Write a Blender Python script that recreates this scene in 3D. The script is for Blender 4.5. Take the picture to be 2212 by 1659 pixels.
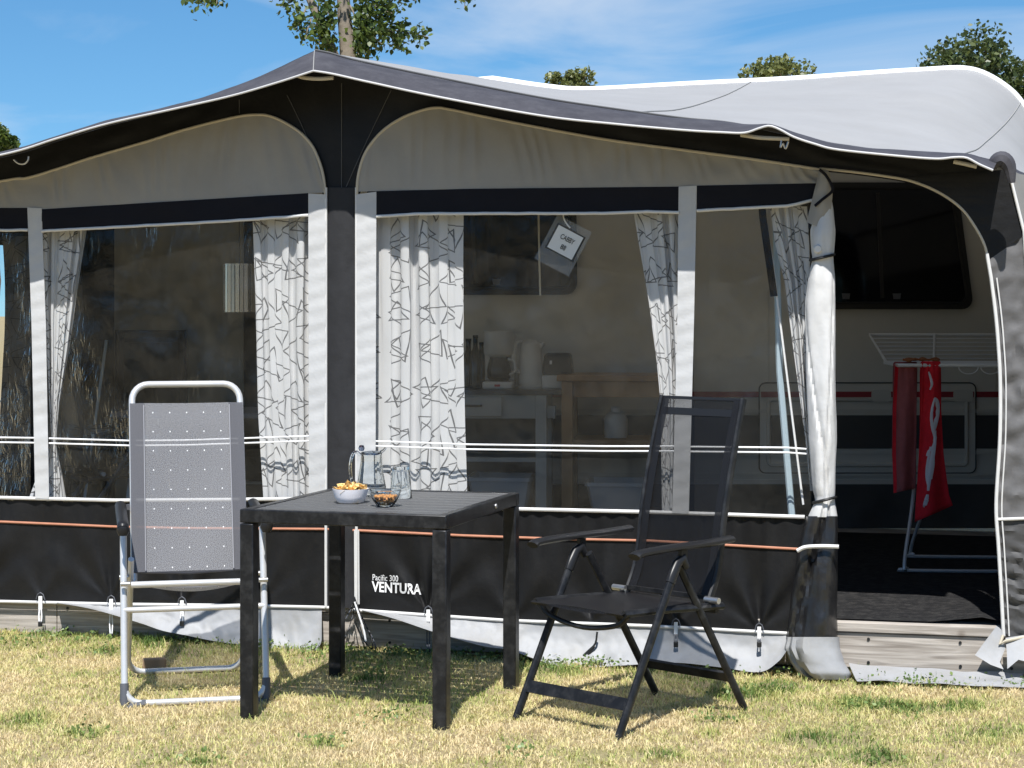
import bpy, math, random
import numpy as np
from mathutils import Vector, Matrix, noise as mnoise

random.seed(7); rng = np.random.default_rng(11)
for o in list(bpy.data.objects): bpy.data.objects.remove(o)
scn = bpy.context.scene
COL = scn.collection
R = math.radians

# ------------------------------------------------------------------ camera
CAMH = 1.4; F0 = 4187.0; CX = 1106.0; HY = 674.0
cam = bpy.data.cameras.new('camera'); cam_o = bpy.data.objects.new('camera', cam); COL.objects.link(cam_o)
cam_o.location = (0, 0, CAMH); cam_o.rotation_euler = (R(90), 0, 0)
cam.sensor_width = 36.0; cam.lens = F0 / 2212.0 * 36.0
cam.shift_y = -(829.5 - HY) / 2212.0
cam.clip_end = 2000.0; cam.clip_start = 0.05
scn.camera = cam_o
scn.render.resolution_x = 1024; scn.render.resolution_y = 768

# ------------------------------------------------------------------ light
SUN_EL = 57.0; SUN_AZ = -176.0        # degrees; azimuth from +Y (north) clockwise, behind the camera
world = bpy.data.worlds.new('World'); scn.world = world; world.use_nodes = True
def build_world():
    nt = world.node_tree; n = nt.nodes; L = nt.links; n.clear()
    out = n.new('ShaderNodeOutputWorld'); bg = n.new('ShaderNodeBackground'); bg.inputs[1].default_value = 0.10
    sky = n.new('ShaderNodeTexSky'); sky.sky_type = 'NISHITA'; sky.sun_disc = False
    sky.sun_elevation = R(SUN_EL); sky.sun_rotation = R(SUN_AZ); sky.altitude = 0
    sky.air_density = 1.0; sky.dust_density = 0.1; sky.ozone_density = 1.0
    tc = n.new('ShaderNodeTexCoord')
    # a dry northern sky: blue deep down towards the horizon
    mp0 = n.new('ShaderNodeMapping'); mp0.inputs['Location'].default_value = (0, 0, 0.10)
    L.new(tc.outputs['Generated'], mp0.inputs[0]); L.new(mp0.outputs[0], sky.inputs[0])
    hs = n.new('ShaderNodeHueSaturation'); hs.inputs['Saturation'].default_value = 1.24; hs.inputs['Value'].default_value = 1.0
    L.new(sky.outputs[0], hs.inputs['Color'])
    tint = n.new('ShaderNodeMixRGB'); tint.blend_type = 'MULTIPLY'; tint.inputs[0].default_value = 1; tint.inputs[2].default_value = (0.76, 1.0, 1.07, 1); L.new(hs.outputs[0], tint.inputs[1])
    # thin cirrus: stretched noise
    mp = n.new('ShaderNodeMapping'); mp.inputs['Rotation'].default_value = (0, R(-14), 0)
    mp.inputs['Scale'].default_value = (4.5, 4.5, 19.0); mp.inputs['Location'].default_value = (0.15, 0.0, 1.15)
    L.new(tc.outputs['Generated'], mp.inputs[0])
    nz = n.new('ShaderNodeTexNoise'); nz.inputs['Scale'].default_value = 1.0; nz.inputs['Detail'].default_value = 7
    nz.inputs['Roughness'].default_value = 0.52; nz.inputs['Distortion'].default_value = 0.7
    L.new(mp.outputs[0], nz.inputs['Vector'])
    cr = n.new('ShaderNodeValToRGB'); cr.color_ramp.elements[0].position = 0.46; cr.color_ramp.elements[1].position = 0.86
    cr.color_ramp.elements[1].color = (0.75, 0.75, 0.75, 1)
    L.new(nz.outputs[0], cr.inputs[0])
    mx = n.new('ShaderNodeMixRGB'); mx.inputs[2].default_value = (6.0, 6.4, 7.0, 1)
    L.new(cr.outputs[0], mx.inputs[0]); L.new(tint.outputs[0], mx.inputs[1]); L.new(mx.outputs[0], bg.inputs[0])
    L.new(bg.outputs[0], out.inputs[0])
build_world()
sl = bpy.data.lights.new('sun', 'SUN'); sl.energy = 5.0; sl.angle = R(0.53); sl.color = (1.0, 0.98, 0.945)
sun = bpy.data.objects.new('sun', sl); COL.objects.link(sun)
az = R(SUN_AZ); el = R(SUN_EL)
sdir = Vector((math.sin(az) * math.cos(el), math.cos(az) * math.cos(el), math.sin(el)))
sun.rotation_euler = sdir.to_track_quat('Z', 'Y').to_euler()
vs = scn.view_settings; vs.view_transform = 'Standard'; vs.look = 'None'; vs.gamma = 1; vs.use_curve_mapping = False
vs.exposure = 0.42
scn.render.engine = 'CYCLES'
scn.cycles.transparent_max_bounces = 24; scn.cycles.max_bounces = 10

# ------------------------------------------------------------------ places
# the awning's front wall: a vertical plane turned 13.5 degrees; the caravan's side: another one 3 m behind
TT = 0.24; TD = 7.806; CT = 0.09; CD = 10.95
TC = math.sqrt(1 + TT * TT)
def PT(px, py, off=0.0):
    a = (px - CX) / F0; d = (TD - off * TC) / (1 + TT * a)
    return Vector((a * d, d, CAMH + (HY - py) / F0 * d))
CC = math.sqrt(1 + CT * CT)
def PC(px, py, off=0.0):
    a = (px - CX) / F0; d = (CD - off * CC) / (1 + CT * a)
    return Vector((a * d, d, CAMH + (HY - py) / F0 * d))
def TX(X, z, off=0.0):          # a point on the front wall from its X and height
    return Vector((X, TD - TT * X - off * TC, z))
def interp(poly, x):
    xs = [p[0] for p in poly]; ys = [p[1] for p in poly]
    return float(np.interp(x, xs, ys))
def smooth_poly(poly, n=80):
    """Catmull-Rom through the points"""
    P = [np.array(p, float) for p in poly]; P = [2 * P[0] - P[1]] + P + [2 * P[-1] - P[-2]]
    out = []; segs = len(P) - 3; k = max(2, n // segs)
    for i in range(segs):
        a, b, c, d = P[i:i + 4]
        for j in range(k):
            t = j / k
            out.append(tuple(0.5 * ((2 * b) + (-a + c) * t + (2 * a - 5 * b + 4 * c - d) * t * t + (-a + 3 * b - 3 * c + d) * t ** 3)))
    out.append(tuple(P[-2])); return out
def resample(poly, n):
    P = np.array(poly, float); seg = np.linalg.norm(np.diff(P, axis=0), axis=1); s = np.concatenate([[0], np.cumsum(seg)])
    t = np.linspace(0, s[-1], n)
    return [tuple(np.interp(tt, s, P[:, k]) for k in range(P.shape[1])) for tt in t]
def nz(x, y, z=0.0): return mnoise.noise(Vector((x, y, z)))

# ------------------------------------------------------------------ materials
MATS = {}
def mat(name, col, rough=0.6, metal=0.0, spec=0.5, var=0.0, vscale=6.0, bump=0.0, bscale=40.0, dirt=None, dirt_amt=0.0, dscale=2.0,
        transl=0.0, see=0.0, coords='Object', sheen=0.0, stretch=None):
    if name in MATS: return MATS[name]
    m = bpy.data.materials.new(name); m.use_nodes = True; nt = m.node_tree; n = nt.nodes; L = nt.links
    b = n['Principled BSDF']; out = n['Material Output']
    b.inputs['Base Color'].default_value = (*col, 1); b.inputs['Roughness'].default_value = rough; b.inputs['Metallic'].default_value = metal
    b.inputs['Specular IOR Level'].default_value = spec
    tc = n.new('ShaderNodeTexCoord'); src = tc.outputs[coords]
    if stretch:
        mp = n.new('ShaderNodeMapping'); mp.inputs['Scale'].default_value = stretch; L.new(src, mp.inputs[0]); src = mp.outputs[0]
    csock = None
    if var > 0:
        t = n.new('ShaderNodeTexNoise'); t.inputs['Scale'].default_value = vscale; t.inputs['Detail'].default_value = 6; t.inputs['Roughness'].default_value = 0.65
        L.new(src, t.inputs['Vector'])
        mr = n.new('ShaderNodeMapRange'); mr.inputs['From Min'].default_value = 0.25; mr.inputs['From Max'].default_value = 0.75
        mr.inputs['To Min'].default_value = 1 - var; mr.inputs['To Max'].default_value = 1 + var; L.new(t.outputs[0], mr.inputs[0])
        mm = n.new('ShaderNodeMixRGB'); mm.blend_type = 'MULTIPLY'; mm.inputs[0].default_value = 1; mm.inputs[1].default_value = (*col, 1)
        L.new(mr.outputs[0], mm.inputs[2]); csock = mm.outputs[0]
    if dirt:
        t = n.new('ShaderNodeTexNoise'); t.inputs['Scale'].default_value = dscale; t.inputs['Detail'].default_value = 8; t.inputs['Roughness'].default_value = 0.7
        L.new(src, t.inputs['Vector'])
        cr = n.new('ShaderNodeValToRGB'); cr.color_ramp.elements[0].position = 0.45; cr.color_ramp.elements[1].position = 0.75
        L.new(t.outputs[0], cr.inputs[0])
        ml = n.new('ShaderNodeMath'); ml.operation = 'MULTIPLY'; ml.inputs[1].default_value = dirt_amt; L.new(cr.outputs[0], ml.inputs[0])
        mm = n.new('ShaderNodeMixRGB'); mm.inputs[1].default_value = (*col, 1); mm.inputs[2].default_value = (*dirt, 1)
        L.new(ml.outputs[0], mm.inputs[0])
        if csock: L.new(csock, mm.inputs[1])
        csock = mm.outputs[0]
    if csock: L.new(csock, b.inputs['Base Color'])
    if bump > 0:
        t = n.new('ShaderNodeTexNoise'); t.inputs['Scale'].default_value = bscale; t.inputs['Detail'].default_value = 4; L.new(src, t.inputs['Vector'])
        bp = n.new('ShaderNodeBump'); bp.inputs['Strength'].default_value = bump; bp.inputs['Distance'].default_value = 0.01
        L.new(t.outputs[0], bp.inputs['Height']); L.new(bp.outputs[0], b.inputs['Normal'])
    cur = b.outputs[0]
    if transl > 0:
        tr = n.new('ShaderNodeBsdfTranslucent'); tr.inputs[0].default_value = (*col, 1)
        if csock: L.new(csock, tr.inputs[0])
        mx = n.new('ShaderNodeMixShader'); mx.inputs[0].default_value = transl; L.new(cur, mx.inputs[1]); L.new(tr.outputs[0], mx.inputs[2]); cur = mx.outputs[0]
    if see > 0:
        tp = n.new('ShaderNodeBsdfTransparent'); mx = n.new('ShaderNodeMixShader'); mx.inputs[0].default_value = see
        L.new(cur, mx.inputs[1]); L.new(tp.outputs[0], mx.inputs[2]); cur = mx.outputs[0]
    L.new(cur, out.inputs[0]); MATS[name] = m; return m

CHAR = mat('charcoal_fabric', (0.010, 0.010, 0.0105), 0.48, spec=0.22, var=0.22, vscale=5, bump=0.10, bscale=60, dirt=(0.045, 0.043, 0.041), dirt_amt=0.2, dscale=7)
BAND = mat('navy_band_fabric', (0.010, 0.010, 0.014), 0.6, spec=0.12, var=0.15, vscale=8, bump=0.08, bscale=60)
FADED = mat('faded_charcoal_fabric', (0.062, 0.060, 0.068), 0.7, spec=0.15, var=0.2, vscale=6, bump=0.15, bscale=50, dirt=(0.12, 0.118, 0.125), dirt_amt=0.35, dscale=12)
POSTM = mat('post_fabric', (0.032, 0.032, 0.034), 0.6, spec=0.15, var=0.15, vscale=9, bump=0.15, bscale=40)
LIGHT = mat('light_grey_fabric', (0.37, 0.352, 0.32), 0.75, spec=0.1, var=0.07, vscale=4, bump=0.12, bscale=45, dirt=(0.36, 0.33, 0.28), dirt_amt=0.25, dscale=3, transl=0.14)
STRIP = mat('pale_strip_fabric', (0.50, 0.50, 0.497), 0.7, var=0.05, vscale=8, bump=0.2, bscale=30)
ROOFM = mat('roof_fabric', (0.35, 0.345, 0.338), 0.7, var=0.06, vscale=2.5, bump=0.12, bscale=18, dirt=(0.27, 0.255, 0.235), dirt_amt=0.22, dscale=2.2, transl=0.09)
GREYF = mat('mid_grey_fabric', (0.125, 0.122, 0.122), 0.6, spec=0.2, var=0.1, vscale=6, bump=0.2, bscale=30)
GREYD = mat('dark_grey_fabric', (0.075, 0.074, 0.074), 0.55, spec=0.2, var=0.14, vscale=6, bump=0.2, bscale=30)
WHITEP = mat('white_piping', (0.66, 0.65, 0.63), 0.5, var=0.06, vscale=30)
BEIGEP = mat('beige_piping', (0.55, 0.49, 0.38), 0.55)
ORANGE = mat('orange_piping', (0.46, 0.20, 0.12), 0.55, var=0.1, vscale=20)
CORD = mat('white_cord', (0.85, 0.85, 0.85), 0.5)
FLAP = mat('mud_flap_vinyl', (0.335, 0.34, 0.35), 0.6, var=0.06, vscale=6, bump=0.25, bscale=14, dirt=(0.25, 0.23, 0.19), dirt_amt=0.5, dscale=7)
VINYLD = mat('black_vinyl', (0.014, 0.014, 0.015), 0.30, spec=0.6, var=0.15, vscale=10, bump=0.35, bscale=22, dirt=(0.09, 0.085, 0.08), dirt_amt=0.25, dscale=9)
ROLLW = mat('white_vinyl', (0.60, 0.595, 0.585), 0.5, var=0.05, vscale=8, bump=0.35, bscale=14, dirt=(0.5, 0.47, 0.42), dirt_amt=0.18, dscale=9)
BLACKR = mat('black_rubber', (0.012, 0.012, 0.012), 0.55)
STEEL = mat('galvanised_steel', (0.55, 0.55, 0.55), 0.35, metal=0.9)
ALU = mat('painted_silver_tube', (0.62, 0.62, 0.62), 0.33, metal=0.35, var=0.06, vscale=15)
GREYPL = mat('grey_plastic', (0.09, 0.095, 0.11), 0.5)
ANTH = mat('anthracite_paint', (0.0105, 0.011, 0.0125), 0.34, spec=0.28, var=0.15, vscale=25, dirt=(0.11, 0.11, 0.11), dirt_amt=0.28, dscale=22)
SLATM = mat('dark_slat_composite', (0.095, 0.095, 0.095), 0.5, spec=0.35, var=0.25, vscale=10, bump=0.2, bscale=60, stretch=(1, 12, 12))
CARAV = mat('caravan_gelcoat', (0.66, 0.635, 0.57), 0.4, var=0.04, vscale=3, dirt=(0.5, 0.46, 0.38), dirt_amt=0.2, dscale=2)
CARAVT = mat('caravan_trim', (0.60, 0.58, 0.52), 0.4)
RAILW = mat('rail_white', (0.85, 0.85, 0.84), 0.35)
DARKST = mat('caravan_grey_stripe', (0.05, 0.05, 0.05), 0.45)
REDST = mat('caravan_red_stripe', (0.30, 0.02, 0.03), 0.45)
TINT = mat('tinted_acrylic', (0.004, 0.004, 0.005), 0.05, spec=0.35)
BLACKF = mat('black_window_rubber', (0.008, 0.008, 0.008), 0.5)
SKIRT = mat('caravan_skirt_fabric', (0.07, 0.07, 0.068), 0.8, spec=0.1, var=0.2, vscale=4, bump=0.2, bscale=10)
WOODK = mat('beech_wood', (0.36, 0.20, 0.085), 0.5, var=0.18, vscale=9, stretch=(1, 1, 0.15))
GREYK = mat('grey_painted_wood', (0.42, 0.41, 0.38), 0.5, var=0.06, vscale=6)
COUNTER = mat('dark_counter', (0.05, 0.05, 0.05), 0.4)
WPLAST = mat('white_plastic', (0.66, 0.64, 0.60), 0.4)
BPLAST = mat('black_plastic', (0.016, 0.016, 0.017), 0.35, spec=0.3)
TUBM = mat('grey_tub_plastic', (0.45, 0.46, 0.48), 0.45)
REDT = mat('red_terry', (0.74, 0.016, 0.03), 0.9, var=0.15, vscale=40, bump=0.4, bscale=220)
REDB = mat('red_terry_reverse', (0.36, 0.10, 0.10), 0.9, var=0.12, vscale=30, bump=0.4, bscale=220)
TWHITE = mat('towel_white', (0.80, 0.76, 0.80), 0.9)
CERAM = mat('white_ceramic', (0.88, 0.85, 0.86), 0.22)
CHIP = mat('chip_yellow', (0.80, 0.55, 0.22), 0.6, var=0.35, vscale=25)
NUTS = mat('snack_brown', (0.50, 0.23, 0.07), 0.5, var=0.5, vscale=60)
NUTD = mat('snack_dark', (0.11, 0.05, 0.025), 0.5, var=0.4, vscale=60)
PAPER = mat('paper', (0.80, 0.80, 0.78), 0.6)
INK = mat('ink', (0.02, 0.02, 0.02), 0.6)
TEXTW = mat('print_white', (0.82, 0.82, 0.82), 0.5)
FOIL = mat('foil_strip', (0.62, 0.58, 0.50), 0.22, metal=0.9)
BARK = mat('grey_bark', (0.24, 0.20, 0.155), 0.9, var=0.45, vscale=5, bump=0.8, bscale=16, dirt=(0.10, 0.085, 0.06), dirt_amt=0.7, dscale=5)
CARPET = mat('black_carpet', (0.020, 0.020, 0.021), 0.95, spec=0.1, var=0.35, vscale=60, bump=0.6, bscale=160, dirt=(0.09, 0.085, 0.08), dirt_amt=0.5, dscale=26)
SEAMM = mat('seam_thread', (0.10, 0.10, 0.10), 0.7)
SEAMR = mat('roof_seam', (0.33, 0.32, 0.30), 0.7)

def wood_plank():
    m = bpy.data.materials.new('weathered_plank'); m.use_nodes = True; nt = m.node_tree; n = nt.nodes; L = nt.links; b = n['Principled BSDF']
    tc = n.new('ShaderNodeTexCoord'); mp = n.new('ShaderNodeMapping'); mp.inputs['Scale'].default_value = (1.2, 1.2, 26); L.new(tc.outputs['Object'], mp.inputs[0])
    t = n.new('ShaderNodeTexNoise'); t.inputs['Scale'].default_value = 2.2; t.inputs['Detail'].default_value = 8; t.inputs['Distortion'].default_value = 1.2; L.new(mp.outputs[0], t.inputs['Vector'])
    cr = n.new('ShaderNodeValToRGB'); e = cr.color_ramp.elements; e[0].position = 0.30; e[0].color = (0.22, 0.19, 0.16, 1); e[1].position = 0.66; e[1].color = (0.47, 0.425, 0.375, 1)
    L.new(t.outputs[0], cr.inputs[0])
    # knots
    v = n.new('ShaderNodeTexVoronoi'); v.inputs['Scale'].default_value = 3.3; L.new(tc.outputs['Object'], v.inputs['Vector'])
    c2 = n.new('ShaderNodeValToRGB'); c2.color_ramp.elements[0].position = 0.02; c2.color_ramp.elements[0].color = (0.6, 0.6, 0.6, 1); c2.color_ramp.elements[1].position = 0.075; c2.color_ramp.elements[1].color = (0, 0, 0, 1)
    L.new(v.outputs['Distance'], c2.inputs[0])
    mx = n.new('ShaderNodeMixRGB'); mx.inputs[2].default_value = (0.10, 0.07, 0.05, 1); L.new(c2.outputs[0], mx.inputs[0]); L.new(cr.outputs[0], mx.inputs[1])
    L.new(mx.outputs[0], b.inputs['Base Color']); b.inputs['Roughness'].default_value = 0.85
    bp = n.new('ShaderNodeBump'); bp.inputs['Strength'].default_value = 0.4; bp.inputs['Distance'].default_value = 0.004; L.new(t.outputs[0], bp.inputs['Height']); L.new(bp.outputs[0], b.inputs['Normal'])
    return m
PLANK = wood_plank()

def pvc_mat():
    m = bpy.data.materials.new('clear_pvc'); m.use_nodes = True; nt = m.node_tree; n = nt.nodes; L = nt.links; n.clear()
    out = n.new('ShaderNodeOutputMaterial'); tp = n.new('ShaderNodeBsdfTransparent'); tp.inputs[0].default_value = (0.95, 0.948, 0.94, 1)
    gl = n.new('ShaderNodeBsdfGlossy'); gl.inputs['Roughness'].default_value = 0.10
    df = n.new('ShaderNodeBsdfDiffuse'); df.inputs[0].default_value = (0.6, 0.58, 0.52, 1)
    tc = n.new('ShaderNodeTexCoord')
    t = n.new('ShaderNodeTexNoise'); t.inputs['Scale'].default_value = 5.0; t.inputs['Detail'].default_value = 5; t.inputs['Distortion'].default_value = 1.6; L.new(tc.outputs['Object'], t.inputs['Vector'])
    mp = n.new('ShaderNodeMapping'); mp.inputs['Rotation'].default_value = (0, R(28), 0); mp.inputs['Scale'].default_value = (14, 4, 2.2); L.new(tc.outputs['Object'], mp.inputs[0])
    t2 = n.new('ShaderNodeTexNoise'); t2.inputs['Scale'].default_value = 1.0; t2.inputs['Detail'].default_value = 6; t2.inputs['Distortion'].default_value = 1.4; L.new(mp.outputs[0], t2.inputs['Vector'])
    ad0 = n.new('ShaderNodeMath'); ad0.operation = 'ADD'; L.new(t.outputs[0], ad0.inputs[0]); L.new(t2.outputs[0], ad0.inputs[1])
    # sharp crinkles in patches
    mpc = n.new('ShaderNodeMapping'); mpc.inputs['Rotation'].default_value = (0, R(35), 0); mpc.inputs['Scale'].default_value = (38, 14, 12); L.new(tc.outputs['Object'], mpc.inputs[0])
    tk = n.new('ShaderNodeTexNoise'); tk.inputs['Scale'].default_value = 1.0; tk.inputs['Detail'].default_value = 4; tk.inputs['Distortion'].default_value = 1.1; L.new(mpc.outputs[0], tk.inputs['Vector'])
    k1 = n.new('ShaderNodeMath'); k1.operation = 'SUBTRACT'; k1.inputs[1].default_value = 0.5; L.new(tk.outputs[0], k1.inputs[0])
    k2 = n.new('ShaderNodeMath'); k2.operation = 'ABSOLUTE'; L.new(k1.outputs[0], k2.inputs[0])
    tm = n.new('ShaderNodeTexNoise'); tm.inputs['Scale'].default_value = 1.5; tm.inputs['Detail'].default_value = 2; mo = n.new('ShaderNodeMapping'); mo.inputs['Location'].default_value = (3.7, 0.4, 2.1); L.new(tc.outputs['Object'], mo.inputs[0]); L.new(mo.outputs[0], tm.inputs['Vector'])
    km = n.new('ShaderNodeMapRange'); km.inputs['From Min'].default_value = 0.42; km.inputs['From Max'].default_value = 0.68; km.inputs['To Max'].default_value = 4.2; L.new(tm.outputs[0], km.inputs[0])
    k3 = n.new('ShaderNodeMath'); k3.operation = 'MULTIPLY'; L.new(k2.outputs[0], k3.inputs[0]); L.new(km.outputs[0], k3.inputs[1])
    ad = n.new('ShaderNodeMath'); ad.operation = 'ADD'; L.new(ad0.outputs[0], ad.inputs[0]); L.new(k3.outputs[0], ad.inputs[1])
    bp = n.new('ShaderNodeBump'); bp.inputs['Strength'].default_value = 0.35; bp.inputs['Distance'].default_value = 0.010; L.new(ad.outputs[0], bp.inputs['Height']); L.new(bp.outputs[0], gl.inputs['Normal'])
    fr = n.new('ShaderNodeFresnel'); fr.inputs[0].default_value = 1.45; L.new(bp.outputs[0], fr.inputs['Normal'])
    m1 = n.new('ShaderNodeMixShader'); hf = n.new('ShaderNodeMath'); hf.operation = 'MULTIPLY'; hf.inputs[1].default_value = 0.55; L.new(fr.outputs[0], hf.inputs[0]); L.new(hf.outputs[0], m1.inputs[0]); L.new(tp.outputs[0], m1.inputs[1]); L.new(gl.outputs[0], m1.inputs[2])
    # dust and scuffs on the film
    t3 = n.new('ShaderNodeTexNoise'); t3.inputs['Scale'].default_value = 3.0; t3.inputs['Detail'].default_value = 9; t3.inputs['Roughness'].default_value = 0.75; L.new(tc.outputs['Object'], t3.inputs['Vector'])
    mr = n.new('ShaderNodeMapRange'); mr.inputs['From Min'].default_value = 0.35; mr.inputs['From Max'].default_value = 0.8; mr.inputs['To Min'].default_value = 0.003; mr.inputs['To Max'].default_value = 0.055; L.new(t3.outputs[0], mr.inputs[0])
    m2 = n.new('ShaderNodeMixShader'); L.new(mr.outputs[0], m2.inputs[0]); L.new(m1.outputs[0], m2.inputs[1]); L.new(df.outputs[0], m2.inputs[2])
    L.new(m2.outputs[0], out.inputs[0]); return m
PVC = pvc_mat()

def thin_glass(name, tint=(0.96, 0.97, 0.97), rough=0.01):
    m = bpy.data.materials.new(name); m.use_nodes = True; nt = m.node_tree; n = nt.nodes; L = nt.links; n.clear()
    out = n.new('ShaderNodeOutputMaterial'); g = n.new('ShaderNodeBsdfGlass'); g.inputs['IOR'].default_value = 1.45; g.inputs['Roughness'].default_value = rough; g.inputs[0].default_value = (*tint, 1)
    L.new(g.outputs[0], out.inputs[0]); return m
GLASS = thin_glass('clear_glass')

def curtain_mat(name, base, line):
    """white cloth printed with outlined triangles; UV in metres"""
    m = bpy.data.materials.new(name); m.use_nodes = True; nt = m.node_tree; n = nt.nodes; L = nt.links; b = n['Principled BSDF']; out = n['Material Output']
    uv = n.new('ShaderNodeUVMap')
    def M(op, a, c=None, d=None):
        x = n.new('ShaderNodeMath'); x.operation = op
        for i, v in enumerate((a, c, d)):
            if v is None: continue
            if isinstance(v, (int, float)): x.inputs[i].default_value = v
            else: L.new(v, x.inputs[i])
        return x.outputs[0]
    tot = None
    for li, (sc, ox, oy, rr, wd) in enumerate(((5.0, .13, .37, .285, .012), (5.9, 5.61, 3.2, .275, .014), (6.6, 2.35, 8.83, .26, .015))):
        mp = n.new('ShaderNodeMapping'); mp.inputs['Scale'].default_value = (sc, sc, 1); mp.inputs['Location'].default_value = (ox, oy, 0); L.new(uv.outputs[0], mp.inputs[0])
        # hand-drawn wobble
        nzn = n.new('ShaderNodeTexNoise'); nzn.inputs['Scale'].default_value = 1.3; nzn.inputs['Detail'].default_value = 1; L.new(mp.outputs[0], nzn.inputs['Vector'])
        sub = n.new('ShaderNodeVectorMath'); sub.operation = 'MULTIPLY_ADD'; sub.inputs[1].default_value = (.10, .10, 0); L.new(nzn.outputs['Color'], sub.inputs[0]); L.new(mp.outputs[0], sub.inputs[2])
        fl = n.new('ShaderNodeVectorMath'); fl.operation = 'FLOOR'; L.new(sub.outputs[0], fl.inputs[0])
        fr = n.new('ShaderNodeVectorMath'); fr.operation = 'FRACTION'; L.new(sub.outputs[0], fr.inputs[0])
        wn = n.new('ShaderNodeTexWhiteNoise'); wn.noise_dimensions = '2D'; L.new(fl.outputs[0], wn.inputs['Vector'])
        sp = n.new('ShaderNodeSeparateXYZ'); L.new(fr.outputs[0], sp.inputs[0])
        px = M('SUBTRACT', sp.outputs[0], 0.5); py = M('SUBTRACT', sp.outputs[1], 0.5)
        ang = M('MULTIPLY', wn.outputs['Value'], 6.283)
        ca = M('COSINE', ang); sa = M('SINE', ang)
        qx = M('SUBTRACT', M('MULTIPLY', px, ca), M('MULTIPLY', py, sa)); qy = M('ADD', M('MULTIPLY', px, sa), M('MULTIPLY', py, ca))
        ds = []
        for k, f in ((0, .55), (2.25, .66), (4.1, .60)):
            ds.append(M('SUBTRACT', M('ADD', M('MULTIPLY', qx, math.cos(k)), M('MULTIPLY', qy, math.sin(k))), rr * f))
        sd = M('MAXIMUM', M('MAXIMUM', ds[0], ds[1]), ds[2])
        ln = M('LESS_THAN', M('ABSOLUTE', sd), wd)
        inside = M('LESS_THAN', M('MAXIMUM', M('ABSOLUTE', px), M('ABSOLUTE', py)), 0.49)
        ln = M('MULTIPLY', ln, inside)
        tot = ln if tot is None else M('MAXIMUM', tot, ln)
    mx = n.new('ShaderNodeMixRGB'); mx.inputs[1].default_value = (*base, 1); mx.inputs[2].default_value = (*line, 1)
    fac = M('MULTIPLY', tot, 0.85); L.new(fac, mx.inputs[0]); L.new(mx.outputs[0], b.inputs['Base Color']); b.inputs['Roughness'].default_value = 0.85
    tr = n.new('ShaderNodeBsdfTranslucent'); L.new(mx.outputs[0], tr.inputs[0]); ms = n.new('ShaderNodeMixShader'); ms.inputs[0].default_value = 0.2
    L.new(b.outputs[0], ms.inputs[1]); L.new(tr.outputs[0], ms.inputs[2]); L.new(ms.outputs[0], out.inputs[0])
    return m
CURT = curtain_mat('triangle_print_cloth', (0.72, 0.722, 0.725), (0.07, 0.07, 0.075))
CURT_SHADED = curtain_mat('shaded_triangle_print_cloth', (0.10, 0.098, 0.09), (0.02, 0.02, 0.02))  # same printed cloth, with the side wall's shade put into its colour

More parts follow.
